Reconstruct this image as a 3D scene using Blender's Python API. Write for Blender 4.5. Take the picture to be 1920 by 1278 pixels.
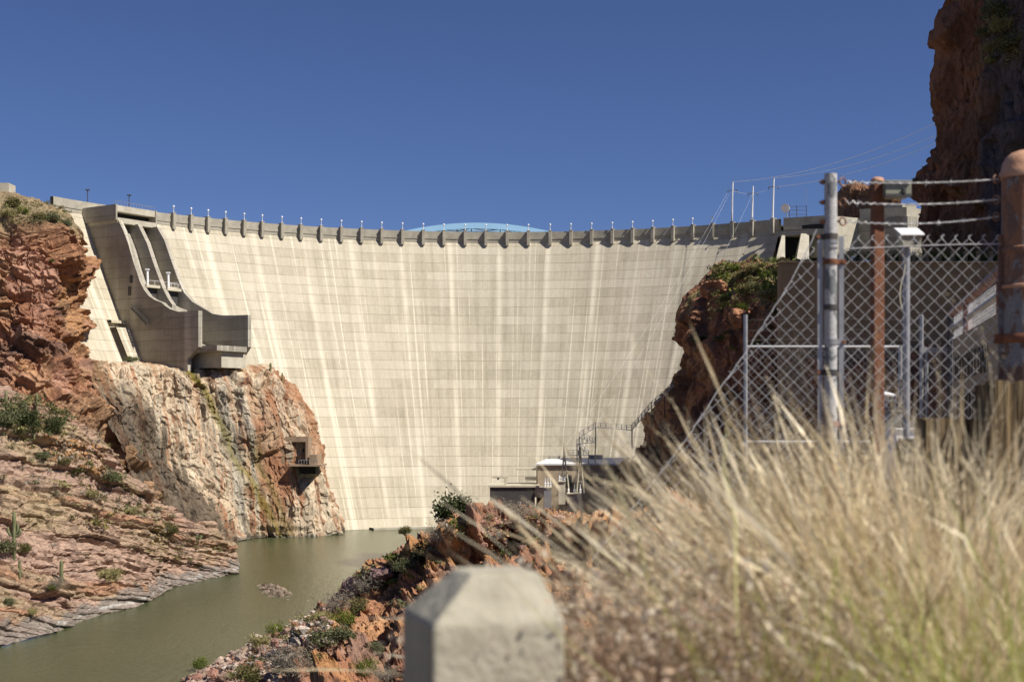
import bpy, math, random
import numpy as np
from mathutils import Vector, Matrix
random.seed(7); rng = np.random.default_rng(7)
SC = bpy.context.scene; COL = SC.collection
for o in list(bpy.data.objects): bpy.data.objects.remove(o)
F, HE, HZ, CX = 2640.0, 29.0, 790.0, 960.0     # focal length (photo px), eye height over the river, horizon row, centre column
# ---------------------------------------------------------------- camera
cam_d = bpy.data.cameras.new('camera'); cam = bpy.data.objects.new('camera', cam_d); COL.objects.link(cam)
cam.location = (0, 0, HE); cam.rotation_euler = (math.radians(90), 0, 0)
cam_d.sensor_width = 36; cam_d.lens = 36*F/1920; cam_d.shift_y = (HZ-639)/1920
cam_d.clip_start = .1; cam_d.clip_end = 6000
cam_d.dof.use_dof = True; cam_d.dof.focus_distance = 300; cam_d.dof.aperture_fstop = 3.6; cam_d.dof.aperture_blades = 7
SC.camera = cam
# ---------------------------------------------------------------- light
SUN_EL, SUN_AZ = math.radians(49), math.radians(61)      # azimuth from the direction behind the camera towards the right
sdir = Vector((math.sin(SUN_AZ)*math.cos(SUN_EL), -math.cos(SUN_AZ)*math.cos(SUN_EL), math.sin(SUN_EL)))
w = bpy.data.worlds.new('World'); SC.world = w; w.use_nodes = True
wn = w.node_tree; wn.nodes.clear()
sky = wn.nodes.new('ShaderNodeTexSky'); sky.sky_type = 'NISHITA'; sky.sun_disc = False
sky.sun_elevation = SUN_EL; sky.sun_rotation = math.atan2(sdir.x, sdir.y)
sky.altitude = 1200; sky.air_density = .8; sky.dust_density = .5; sky.ozone_density = 10.0
bg = wn.nodes.new('ShaderNodeBackground'); bg.inputs['Strength'].default_value = .062
wo = wn.nodes.new('ShaderNodeOutputWorld'); wm = wn.nodes.new('ShaderNodeMix'); wm.data_type = 'RGBA'; wm.blend_type = 'MULTIPLY'; wm.inputs[0].default_value = 1; wm.inputs[7].default_value = (1.1, .93, 1.0, 1)   # white balance of the sky
wn.links.new(sky.outputs[0], wm.inputs[6]); wn.links.new(wm.outputs[2], bg.inputs[0]); wn.links.new(bg.outputs[0], wo.inputs[0])
sd = bpy.data.lights.new('sun', 'SUN'); sd.energy = 5.0; sd.angle = math.radians(.53); sd.color = (1, .945, .86)
so = bpy.data.objects.new('sun', sd); COL.objects.link(so); so.rotation_euler = sdir.to_track_quat('Z', 'Y').to_euler(); so.location = (60, -30, 150)
SC.view_settings.view_transform = 'Standard'; SC.view_settings.look = 'None'; SC.view_settings.gamma = 1; SC.view_settings.exposure = .35
SC.cycles.use_denoising = True; SC.cycles.max_bounces = 6; SC.cycles.diffuse_bounces = 3; SC.cycles.glossy_bounces = 3; SC.cycles.transparent_max_bounces = 8
# ---------------------------------------------------------------- helpers
def P(px, py, Y): return np.array(((px-CX)/F*Y, Y, HE+(HZ-py)/F*Y))
def water_Y(py): return HE*F/(py-HZ)
LOC = {}
def tag(o, label, cat, group=None, kind=None):
    o['label'] = label; o['category'] = cat
    if group: o['group'] = group
    if kind: o['kind'] = kind
    return o
def empty(name, loc, label, cat, group=None, kind=None):
    o = bpy.data.objects.new(name, None); COL.objects.link(o); o.location = [float(c) for c in loc]; o.empty_display_size = .3
    LOC[o] = np.array(loc, float); return tag(o, label, cat, group, kind)
def copy_tree(o, loc, rz=0, sc=1, label=None, first=True):
    c = o.copy(); COL.objects.link(c); c.location = [float(v) for v in loc]; c.rotation_euler = (0, 0, rz); c.scale = (sc,)*3 if np.isscalar(sc) else sc
    if label: c['label'] = label
    for ch in list(o.children):
        d = ch.copy(); COL.objects.link(d); d.parent = c
        for g in list(ch.children):
            e = g.copy(); COL.objects.link(e); e.parent = d
    return c
def fast_mesh(name, V, quads, tris=None, mat=None, smooth=False, col=None, uv=None):
    me = bpy.data.meshes.new(name); V = np.asarray(V, np.float32)
    quads = np.zeros((0, 4), int) if quads is None else np.asarray(quads, int).reshape(-1, 4); tris = np.zeros((0, 3), int) if tris is None else np.asarray(tris, int).reshape(-1, 3)
    me.vertices.add(len(V)); me.vertices.foreach_set('co', V.ravel())
    nl = quads.size+tris.size; me.loops.add(nl); li = np.concatenate([quads.ravel(), tris.ravel()]).astype(np.int32)
    me.loops.foreach_set('vertex_index', li)
    n = len(quads)+len(tris); me.polygons.add(n)
    st = np.concatenate([np.arange(len(quads))*4, len(quads)*4+np.arange(len(tris))*3]).astype(np.int32)
    me.polygons.foreach_set('loop_start', st)
    me.polygons.foreach_set('use_smooth', np.full(n, smooth))
    me.update(calc_edges=True)
    if col is not None:
        a = me.color_attributes.new('col', 'FLOAT_COLOR', 'POINT'); c = np.ones((len(V), 4), np.float32); c[:, :3] = np.asarray(col).reshape(-1, 3); a.data.foreach_set('color', c.ravel())
    if uv is not None:
        u = me.uv_layers.new(name='UVMap'); u.data.foreach_set('uv', np.asarray(uv, np.float32).reshape(-1, 2)[li].ravel())
    if mat: me.materials.append(mat)
    return me
class MB:
    def __init__(s): s.v = []; s.f = []; s.u = []
    def _add(s, v, f, uv=None):
        n = len(s.v); s.v += [tuple(float(c) for c in p) for p in v]; s.f += [[i+n for i in q] for q in f]; s.u += uv if uv else [(0, 0)]*len(v)
        return s
    def box(s, c, size, rz=0, R=None):
        c = np.array(c, float); h = np.array(size, float)/2
        M = np.array(Matrix.Rotation(rz, 3, 'Z')) if R is None else np.array(R)
        v = [c+M @ (h*np.array(k)) for k in ((-1,-1,-1),(1,-1,-1),(1,1,-1),(-1,1,-1),(-1,-1,1),(1,-1,1),(1,1,1),(-1,1,1))]
        return s._add(v, [(0,3,2,1),(4,5,6,7),(0,1,5,4),(1,2,6,5),(2,3,7,6),(3,0,4,7)])
    def hexa(s, v): return s._add(v, [(0,3,2,1),(4,5,6,7),(0,1,5,4),(1,2,6,5),(2,3,7,6),(3,0,4,7)])
    def bar(s, a, b, wx, wy=None):           # rectangular bar between two points
        a = np.array(a, float); b = np.array(b, float); wy = wy or wx; d = b-a; L = np.linalg.norm(d)
        q = Vector(d).to_track_quat('Z', 'Y').to_matrix(); return s.box((a+b)/2, (wx, wy, L), R=q)
    def tube(s, pts, r, n=6, caps=True):
        pts = [np.array(p, float) for p in pts]; rs = r if hasattr(r, '__len__') else [r]*len(pts)
        rings = []; up = None
        for i, p in enumerate(pts):
            d = pts[min(i+1, len(pts)-1)]-pts[max(i-1, 0)]; d = d/(np.linalg.norm(d)+1e-12)
            if up is None: up = np.array((0, 0, 1.)) if abs(d[2]) < .9 else np.array((1., 0, 0))
            x = np.cross(up, d); x /= np.linalg.norm(x)+1e-12; y = np.cross(d, x); up = y
            rings.append([p+rs[i]*(math.cos(2*math.pi*k/n)*x+math.sin(2*math.pi*k/n)*y) for k in range(n)])
        v = [q for rg in rings for q in rg]; f = [(i*n+k, i*n+(k+1) % n, (i+1)*n+(k+1) % n, (i+1)*n+k) for i in range(len(pts)-1) for k in range(n)]
        if caps: f += [list(range(n))[::-1], [(len(pts)-1)*n+k for k in range(n)]]
        return s._add(v, f)
    def lathe(s, c, prof, n=20):             # profile of (radius, z) about the vertical axis
        c = np.array(c, float); v = [c+np.array((r*math.cos(2*math.pi*k/n), r*math.sin(2*math.pi*k/n), z)) for r, z in prof for k in range(n)]
        f = [(i*n+k, i*n+(k+1) % n, (i+1)*n+(k+1) % n, (i+1)*n+k) for i in range(len(prof)-1) for k in range(n)]
        f += [list(range(n))[::-1], [(len(prof)-1)*n+k for k in range(n)]]
        return s._add(v, f)
    def torus(s, c, R, r, axis='Y', n=20, m=6, M=None):
        pts = []
        for k in range(n+1):
            a = 2*math.pi*k/n; q = {'Y': (R*math.cos(a), 0, R*math.sin(a)), 'Z': (R*math.cos(a), R*math.sin(a), 0), 'X': (0, R*math.cos(a), R*math.sin(a))}[axis]
            pts.append(np.array(c)+(np.array(q) if M is None else M @ np.array(q)))
        return s.tube(pts, r, m, caps=False)
    def extrude(s, poly, off):               # planar polygon (3-D points) pushed along an offset vector
        n = len(poly); off = np.array(off, float); v = [np.array(p, float) for p in poly]+[np.array(p, float)+off for p in poly]
        return s._add(v, [list(range(n)), list(range(2*n-1, n-1, -1))]+[(i, i+n, (i+1) % n+n, (i+1) % n) for i in range(n)])
    def build(s, name, mat, parent=None, loc=None, smooth=False, bevel=0):
        V = np.array(s.v); L = LOC[parent] if parent is not None and parent in LOC else None
        if L is None: L = np.array(loc, float) if loc is not None else np.array((V[:, 0].mean(), V[:, 1].mean(), V[:, 2].min()))
        me = bpy.data.meshes.new(name); me.from_pydata([tuple(p) for p in V-L], [], s.f); me.update()
        if any(u != (0, 0) for u in s.u):
            uvl = me.uv_layers.new(name='UVMap')
            for l in me.loops: uvl.data[l.index].uv = s.u[l.vertex_index]
        if smooth:
            for p in me.polygons: p.use_smooth = True
            try: me.set_sharp_from_angle(angle=math.radians(40))
            except Exception: pass
        me.materials.append(mat); o = bpy.data.objects.new(name, me); COL.objects.link(o)
        import bmesh
        b = bmesh.new(); b.from_mesh(me); bmesh.ops.recalc_face_normals(b, faces=b.faces); b.to_mesh(me); b.free()
        if bevel: m = o.modifiers.new('b', 'BEVEL'); m.width = bevel; m.segments = 2; m.limit_method = 'ANGLE'
        if parent is not None: o.parent = parent; LOC[o] = L
        else: o.location = L; LOC[o] = L
        return o
# ---- noise in numpy
def h32(x, y, z, seed):
    with np.errstate(over='ignore'):
        h = (x.astype(np.int64)*374761393+y.astype(np.int64)*668265263+z.astype(np.int64)*2147483647+seed*1274126177) & 0xffffffff
        h = ((h ^ (h >> 13))*1274126177) & 0xffffffff; h = ((h ^ (h >> 16))*2246822519) & 0xffffffff; h = h ^ (h >> 15)
    return (h & 0xffffff)/float(0x1000000)
def vnoise(p, seed=0):
    i = np.floor(p); f = p-i; f = f*f*f*(f*(f*6-15)+10); i = i.astype(np.int64); r = 0
    for a in (0, 1):
        for b in (0, 1):
            for c in (0, 1):
                wgt = (f[..., 0] if a else 1-f[..., 0])*(f[..., 1] if b else 1-f[..., 1])*(f[..., 2] if c else 1-f[..., 2])
                r = r+wgt*h32(i[..., 0]+a, i[..., 1]+b, i[..., 2]+c, seed)
    return r*2-1
def fbm(p, octv=4, seed=0):
    r = 0; a = 1; t = 0
    for k in range(octv): r = r+a*vnoise(p*2**k+k*17.3, seed+k); t += a; a *= .5
    return r/t*1.5
def facet(p, seed=0, tilt=.8, soft=.1):               # angular broken rock: each cell a tilted plane; also returns distance to the cell border
    i = np.floor(p).astype(np.int64); d1 = np.full(p.shape[:-1], 9.); d2 = d1.copy(); val = np.zeros_like(d1); v2 = val.copy(); cid = np.zeros_like(d1)
    for a in (-1, 0, 1):
        for b in (-1, 0, 1):
            for c in (-1, 0, 1):
                q = i+np.array((a, b, c)); o = np.stack([h32(q[..., 0], q[..., 1], q[..., 2], seed+k) for k in range(3)], -1)
                df = p-(q+o); d = np.sqrt((df*df).sum(-1)); r = h32(q[..., 0], q[..., 1], q[..., 2], seed+5)
                g = np.stack([h32(q[..., 0], q[..., 1], q[..., 2], seed+6+k) for k in range(3)], -1)-.5
                v = (r-.5)*2+tilt*2*(g*df).sum(-1)
                m = d < d1; m2 = ~m & (d < d2); v2 = np.where(m, val, np.where(m2, v, v2)); d2 = np.where(m, d1, np.minimum(d2, d)); val = np.where(m, v, val); cid = np.where(m, r, cid); d1 = np.where(m, d, d1)
    e = d2-d1; t = np.clip(e/soft, 0, 1); t = .5+.5*t*t*(3-2*t); return val*t+v2*(1-t), e, cid
def smooth01(x, a, b): t = np.clip((x-a)/(b-a), 0, 1); return t*t*(3-2*t)
def mixc(a, b, t): t = np.asarray(t)[..., None]; return np.asarray(a)*(1-t)+np.asarray(b)*t
def cr(Pc, t):                               # Catmull-Rom along axis 0 at parameters t (index units)
    n = len(Pc); i = np.clip(np.floor(t).astype(int), 0, n-2); f = (t-i)[:, None, None]
    g = lambda k: Pc[np.clip(k, 0, n-1)]
    p0, p1, p2, p3 = g(i-1), g(i), g(i+1), g(i+2)
    return .5*(2*p1+(p2-p0)*f+(2*p0-5*p1+4*p2-p3)*f*f+(3*p1-p0-3*p2+p3)*f**3)
def loft(cols, nu, nv):
    A = np.array([[P(*q) for q in c] for c in cols])
    B = cr(A, np.linspace(0, len(A)-1, nu)); C = cr(B.transpose(1, 0, 2), np.linspace(0, A.shape[1]-1, nv)).transpose(1, 0, 2)
    du = np.gradient(C, axis=0); dv = np.gradient(C, axis=1); n = np.cross(du, dv); n /= np.linalg.norm(n, axis=-1, keepdims=True)+1e-9
    if ((np.array((0, 0, HE))-C)*n).sum(-1).mean() < 0: n = -n
    return C, n
GR = {}
def grid_obj(name, C, col, mat, label, cat, key=None, kind='structure'):
    nu, nv = C.shape[:2]; I = np.arange(nu*nv).reshape(nu, nv)
    q = np.stack([I[:-1, :-1], I[1:, :-1], I[1:, 1:], I[:-1, 1:]], -1)
    L = np.array((C[..., 0].mean(), C[..., 1].mean(), C[..., 2].min()))
    me = fast_mesh(name, C.reshape(-1, 3)-L, q, mat=mat, col=col.reshape(-1, 3)); o = bpy.data.objects.new(name, me); COL.objects.link(o); o.location = L
    V = C.reshape(-1, 3); GR[key or name] = (V, CX+F*V[:, 0]/V[:, 1], HZ-F*(V[:, 2]-HE)/V[:, 1])
    return tag(o, label, cat, kind=kind)
def at(px, py, *keys, tol=3.5):              # the point of a ground surface seen at a photo pixel
    best = None
    for k in keys or GR:
        V, X, Y = GR[k]; d = (X-px)**2+(Y-py)**2; m = d < tol*tol
        if not m.any(): j = d.argmin(); c = (V[j], 1e6+d[j])
        else: idx = np.where(m)[0]; j = idx[V[idx, 1].argmin()]; c = (V[j], V[j, 1])
        if best is None or c[1] < best[1]: best = c
    return best[0].copy()
# ---- materials
class NT:
    def __init__(s, name):
        s.m = bpy.data.materials.new(name); s.m.use_nodes = True; s.t = s.m.node_tree; s.b = s.t.nodes['Principled BSDF']; s.b.inputs['Roughness'].default_value = .85; s.b.inputs['Specular IOR Level'].default_value = .25
    def n(s, typ, out=0, props=None, **k):
        nd = s.t.nodes.new('ShaderNode'+typ)
        for a, v in (props or {}).items(): setattr(nd, a, v)
        for a, v in k.items():
            key = int(a[1:]) if a[0] == '_' else a.replace('_', ' ')
            if isinstance(v, bpy.types.NodeSocket): s.t.links.new(v, nd.inputs[key])
            else: nd.inputs[key].default_value = v
        return nd.outputs[out]
    def math(s, op, a, b=0, c=0): return s.n('Math', 0, {'operation': op}, _0=a, _1=b, _2=c)
    def pos(s): return s.n('NewGeometry')
    def vscale(s, v, sc): return s.n('Mapping', Vector=v, Scale=sc)
    def noise(s, v, scale, detail=4, rough=.55, dist=0): return s.n('TexNoise', Vector=v, Scale=scale, Detail=detail, Roughness=rough, Distortion=dist)
    def ramp(s, f, stops, interp='LINEAR'):
        nd = s.t.nodes.new('ShaderNodeValToRGB'); s.t.links.new(f, nd.inputs[0]); e = nd.color_ramp.elements; nd.color_ramp.interpolation = interp
        while len(e) < len(stops): e.new(1)
        for x, (p, c) in zip(e, stops): x.position = p; x.color = (*c, 1) if hasattr(c, '__len__') else (c, c, c, 1)
        return nd.outputs[0]
    def mix(s, f, a, b, mode='MIX'):
        nd = s.t.nodes.new('ShaderNodeMix'); nd.data_type = 'RGBA'; nd.blend_type = mode
        for i, v in ((0, f), (6, a), (7, b)):
            if isinstance(v, bpy.types.NodeSocket): s.t.links.new(v, nd.inputs[i])
            else: nd.inputs[i].default_value = (*v, 1) if hasattr(v, '__len__') else v
        return nd.outputs[2]
    def set(s, **k):
        for a, v in k.items():
            i = s.b.inputs[a.replace('_', ' ')]
            if isinstance(v, bpy.types.NodeSocket): s.t.links.new(v, i)
            else: i.default_value = (*v, 1) if hasattr(v, '__len__') and len(v) == 3 else v
        return s
    def bump(s, h, strength=.5, dist=.1):
        return s.set(Normal=s.n('Bump', Strength=strength, Distance=dist, Height=h))
def simple(name, c1, c2=None, scale=3., rough=.8, metal=0., bump=0., spec=.3, bs=None, lo=.35, hi=.65):
    m = NT(name); m.set(Roughness=rough, Metallic=metal, Specular_IOR_Level=spec); p = m.pos()
    if c2 is None: c2 = tuple(x*.72 for x in c1)
    f = m.noise(p, scale, 6, .6); m.set(Base_Color=m.ramp(f, [(lo, c1), (hi, c2)]))
    if bump: m.bump(m.noise(p, bs or scale*4, 5, .6), bump, .02)
    return m.m
def rock_mat(name, fine=1.2, dist=.35, strata=(1, 1, 1), strength=.9):
    m = NT(name); p = m.vscale(m.pos(), strata)
    a = m.t.nodes.new('ShaderNodeAttribute'); a.attribute_name = 'col'
    n1 = m.noise(p, fine*.35, 6, .65); n2 = m.noise(p, fine*2.2, 5, .65)
    v = m.n('TexVoronoi', 0, {'feature': 'DISTANCE_TO_EDGE'}, Vector=m.n('VectorMath', 0, {'operation': 'ADD'}, _0=p, _1=m.n('TexNoise', 1, Vector=p, Scale=fine*.8)), Scale=fine*.45)
    crack = m.ramp(v, [(0, .72), (.035, 1)])
    k = m.mix(1., m.ramp(n1, [(.3, .62), (.7, 1.3)]), m.ramp(n2, [(.3, .72), (.7, 1.25)]), 'MULTIPLY')
    k = m.mix(1., k, crack, 'MULTIPLY')
    m.set(Base_Color=m.mix(1., a.outputs[0], k, 'MULTIPLY'), Roughness=.92, Specular_IOR_Level=.15)
    h = m.math('ADD', m.math('ADD', n1, m.math('MULTIPLY', n2, .45)), m.math('MULTIPLY', m.ramp(v, [(0, 0.), (.06, 1.)]), .22))
    m.bump(h, strength, dist); return m.m
def attr_mat(name, rough=.85, transl=0., spec=.2):
    m = NT(name); a = m.t.nodes.new('ShaderNodeAttribute'); a.attribute_name = 'col'
    m.set(Base_Color=a.outputs[0], Roughness=rough, Specular_IOR_Level=spec)
    if transl:
        tr = m.t.nodes.new('ShaderNodeBsdfTranslucent'); m.t.links.new(a.outputs[0], tr.inputs[0]); mx = m.t.nodes.new('ShaderNodeMixShader'); mx.inputs[0].default_value = transl
        m.t.links.new(m.b.outputs[0], mx.inputs[1]); m.t.links.new(tr.outputs[0], mx.inputs[2]); m.t.links.new(mx.outputs[0], m.t.nodes['Material Output'].inputs[0])
    return m.m
def concrete_mat(name, c=(.408, .362, .268), dark=(.275, .245, .182), pale=(.57, .515, .4), lift=2.75, bay=15.2, uvmap=True, strk=1.):
    m = NT(name)
    if uvmap:
        uv = m.n('UVMap'); u, v = m.n('SeparateXYZ', 0, Vector=uv), m.n('SeparateXYZ', 1, Vector=uv)
    else:
        p = m.pos(); u = m.math('ADD', m.n('SeparateXYZ', 0, Vector=p), m.n('SeparateXYZ', 1, Vector=p)); v = m.n('SeparateXYZ', 2, Vector=p); uv = m.n('CombineXYZ', X=u, Y=v)
    # blocks cast lift by lift
    lf = m.math('FLOOR', m.math('DIVIDE', v, lift)); uvl = m.n('CombineXYZ', X=m.math('ADD', u, m.math('MULTIPLY', lf, 13.7)), Y=v)
    br = m.t.nodes.new('ShaderNodeTexBrick'); m.t.links.new(uv, br.inputs['Vector']); br.offset = .5; br.offset_frequency = 2
    for a, val in (('Scale', 1), ('Brick Width', bay/1), ('Row Height', lift), ('Mortar Size', 0), ('Bias', 0)): br.inputs[a].default_value = val
    br.inputs['Color1'].default_value = (0, 0, 0, 1); br.inputs['Color2'].default_value = (1, 1, 1, 1)
    br2 = m.t.nodes.new('ShaderNodeTexBrick'); m.t.links.new(uv, br2.inputs['Vector']); br2.offset = 0
    for a, val in (('Scale', 1), ('Brick Width', bay/4), ('Row Height', lift), ('Mortar Size', 0), ('Bias', 0)): br2.inputs[a].default_value = val
    br2.inputs['Color1'].default_value = (0, 0, 0, 1); br2.inputs['Color2'].default_value = (1, 1, 1, 1)
    s1 = m.noise(m.vscale(uv, (.55, .022, 1)), 1, 5, .6); s2 = m.math('ADD', m.math('MULTIPLY', m.noise(m.vscale(uv, (2.6, .06, 1)), 1, 4, .7), .55), m.math('MULTIPLY', m.noise(m.vscale(uvl, (1.3, .3, 1)), 1, 5, .7), .45)); s3 = m.noise(m.vscale(uv, (.9, .9, 1)), 1, 6, .65)
    big = m.noise(m.vscale(uv, (.03, .05, 1)), 1, 3, .5)
    t = m.math('ADD', m.math('MULTIPLY', br.outputs[0], .17), m.math('MULTIPLY', br2.outputs[0], .05))
    t = m.math('ADD', t, m.math('MULTIPLY', s1, .62*strk)); t = m.math('ADD', t, m.math('MULTIPLY', s2, .55*strk)); t = m.math('ADD', t, m.math('MULTIPLY', s3, .3)); t = m.math('ADD', t, m.math('MULTIPLY', big, .3))
    colr = m.ramp(t, [(.66, dark), (.98, c), (1., c)]) if False else m.ramp(m.math('MULTIPLY', t, .6), [(.4, dark), (.53, c), (.72, pale)])
    # efflorescence running down from the contraction joints and from drains
    fu = m.math('ABSOLUTE', m.math('SUBTRACT', m.math('FRACT', m.math('ADD', m.math('DIVIDE', m.math('ADD', u, m.math('MULTIPLY', m.math('SUBTRACT', s1, .5), 1.2)), bay), .5)), .5))
    jn = m.math('MULTIPLY', m.n('MapRange', Value=fu, From_Min=.012, From_Max=.085, To_Min=1., To_Max=0.), m.ramp(m.noise(m.vscale(uv, (.12, .05, 1)), 1, 3), [(.36, .1), (.58, 1.)]))
    jn = m.math('MULTIPLY', jn, .9*strk)
    wh = m.ramp(m.noise(m.vscale(uv, (1.1, .013, 3)), 1.0, 2, .4), [(.6, 0.), (.68, .95*strk)])
    colr = m.mix(m.math('MAXIMUM', jn, m.math('MULTIPLY', wh, m.ramp(s3, [(.3, .5), (.6, 1.)]))), colr, tuple(min(.8, x*1.22) for x in pale))
    rust = m.ramp(m.noise(m.vscale(uv, (.9, .016, 5)), 1.0, 2, .4), [(.66, 0.), (.76, .45*strk)])
    colr = m.mix(rust, colr, (.36, .26, .15))
    fv = m.math('FRACT', m.math('DIVIDE', v, lift)); ln = m.math('MULTIPLY', m.n('MapRange', Value=m.math('MINIMUM', fv, m.math('SUBTRACT', 1, fv)), From_Min=.014, From_Max=.04, To_Min=1., To_Max=0.), m.ramp(m.noise(m.vscale(uv, (.12, .4, 1)), 1, 4), [(.35, .3), (.65, .75)]))
    colr = m.mix(ln, colr, tuple(x*.42 for x in c))
    m.set(Base_Color=colr, Roughness=.88, Specular_IOR_Level=.2)
    m.bump(m.math('ADD', m.math('MULTIPLY', s3, .3), m.math('MULTIPLY', ln, -.6)), .4, .15)
    return m.m
M = {}
M['dam'] = concrete_mat('dam_concrete')
M['conc'] = concrete_mat('spillway_concrete', c=(.34, .31, .25), dark=(.2, .18, .14), pale=(.48, .44, .36), bay=6.0, uvmap=False, strk=.8)
M['parapet'] = simple('parapet_concrete', (.42, .385, .31), (.31, .285, .225), .5, .9, bump=.3, bs=2)
M['conc_lit'] = simple('sunlit_concrete', (.52, .48, .38), (.4, .36, .28), .4, .9, bump=.3, bs=2)  # paler copy of the concrete, sunlight put into the colour of lit faces
M['dark_steel'] = simple('dark_steel', (.06, .06, .065), (.1, .09, .08), 2, .6, .3)
M['white_paint'] = simple('white_paint', (.8, .8, .8), (.7, .7, .7), .5, .5)
M['cream'] = simple('cream_steel', (.6, .55, .42), (.5, .45, .33), 1, .6)
M['galv'] = simple('galvanised_steel', (.42, .42, .42), (.3, .3, .3), 9, .45, .55)
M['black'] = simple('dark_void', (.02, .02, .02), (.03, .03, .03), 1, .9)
M['bridge'] = simple('sky_blue_paint', (.42, .68, .88), (.38, .62, .82), .05, .5)
M['glass'] = simple('dark_glass', (.03, .035, .04), (.05, .05, .05), .3, .15, spec=.6)
# ================================================================= river
def river():
    m = NT('river_water'); p = m.pos()
    a = m.noise(m.vscale(p, (.5, .16, 1)), 1.6, 4, .6); b = m.noise(m.vscale(p, (.035, .02, 1)), 1, 3, .5)
    m.set(Base_Color=m.ramp(b, [(.35, (.062, .074, .032)), (.65, (.084, .09, .042))]), Roughness=.18, Specular_IOR_Level=.36, IOR=1.33)
    m.bump(m.math('ADD', a, m.math('MULTIPLY', m.noise(m.vscale(p, (2.2, .9, 1)), 1.5, 3), .5)), .6, .3)
    me = fast_mesh('river', [(-400, 60, 0), (300, 60, 0), (300, 402, 0), (-400, 402, 0)], [(0, 1, 2, 3)], mat=m.m); o = bpy.data.objects.new('river', me); COL.objects.link(o); o.location = (0, 0, 0)
    tag(o, 'murky green river below the dam', 'river', kind='structure')
    mb = simple('lake_bed', (.2, .16, .1)); 
    me = fast_mesh('riverbed', [(-3000, -1500, -6), (3000, -1500, -6), (3000, 3500, -6), (-3000, 3500, -6)], [(0, 1, 2, 3)], mat=mb); o = bpy.data.objects.new('valley_ground', me); COL.objects.link(o)
    tag(o, 'brown ground of the valley under the water', 'ground', kind='structure')
    lake = NT('lake_water'); lake.set(Base_Color=(.03, .08, .12), Roughness=.1)
    me = fast_mesh('lake', [(-115, 445, 76), (70, 445, 76), (160, 1200, 76), (-220, 1200, 76)], [(0, 1, 2, 3)], mat=lake.m); o = bpy.data.objects.new('reservoir_water', me); COL.objects.link(o)
    tag(o, 'reservoir water held behind the dam', 'lake', kind='structure')
river()
# ================================================================= dam
DC, DR, ZT, ZF = np.array((-3.87, 301.94)), 129.7, 87.0, 83.8
def off(z): d = np.maximum(ZF-z, 0); return .49*d+.00056*d*d
def theta_px(px, R=DR):
    a = (px-CX)/F; A = a*a+1; B = -2*(a*DC[0]+DC[1]); Cc = DC @ DC-R*R; Y = (-B+math.sqrt(max(B*B-4*A*Cc, 0)))/(2*A); return math.atan2(a*Y-DC[0], Y-DC[1])
def DP(th, o, z): r = DR-o; return np.array((DC[0]+r*math.sin(th), DC[1]+r*math.cos(th), z))
TL, TR = math.radians(-62), theta_px(1462)
dam = empty('arch_dam', (*DP(0, 45, 0)[:2], 0), 'tall curved pale concrete arch dam closing the canyon', 'dam')
def ring(name, prof, th0, th1, n, mat, closed=False):
    th = np.linspace(th0, th1, n); V = []; U = []
    for t in th:
        for o_, z in prof: V.append(DP(t, o_, z)); U.append((t*DR, z))
    k = len(prof); I = np.arange(n*k).reshape(n, k); q = [(I[i, j], I[i+1, j], I[i+1, j+1], I[i, j+1]) for i in range(n-1) for j in range(k-1)]
    if closed:
        q += [(I[i, k-1], I[i+1, k-1], I[i+1, 0], I[i, 0]) for i in range(n-1)]
    me = fast_mesh(name, np.array(V)-LOC[dam], q, mat=mat, uv=U, smooth=False); o = bpy.data.objects.new(name, me); COL.objects.link(o); o.parent = dam; return o
zs = np.linspace(-4, ZF, 60)
ring('downstream_face', [(off(z), z) for z in zs]+[(-9, ZF), (-9, -4)], TL, TR, 200, M['dam'])
ring('abutment_face', [(off(z), z) for z in np.linspace(-4, 64, 24)]+[(8, 64)], math.radians(-74), TL, 40, M['dam'])
ring('parapet', [(.12, ZF-.02), (.12, ZF+.9), (.28, ZF+.92), (.28, ZT), (-.9, ZT), (-.9, ZF-.02)], TL, TR, 160, M['parapet'], True)
ring('roadway', [(-.9, ZF+1.2), (-8.6, ZF+1.2)], TL, TR, 80, M['parapet'])
ring('upstream_wall', [(-8, ZF), (-8, ZT-.6), (-9.1, ZT-.6), (-9.1, ZF)], TL, TR, 80, M['parapet'], True)
ring('footing', [(45.0, -3), (48.5, -3), (48.5, .55), (44.2, .55)], math.radians(-24), math.radians(30), 60, M['conc_lit'])
PIL = [323,356,388,421,456,490,527,563,601,639,677,715,754,793,832,872,911,951,991,1032,1071,1110,1149,1187,1225,1263,1300,1337,1374,1412,1451]
ORD = ['first','second','third','fourth','fifth','sixth','seventh','eighth','ninth','tenth','eleventh','twelfth','thirteenth','fourteenth','fifteenth','sixteenth','seventeenth','eighteenth','nineteenth','twentieth','twenty-first','twenty-second','twenty-third','twenty-fourth','twenty-fifth','twenty-sixth','twenty-seventh','twenty-eighth','twenty-ninth','thirtieth','thirty-first']
pil0 = lamp0 = None
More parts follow.
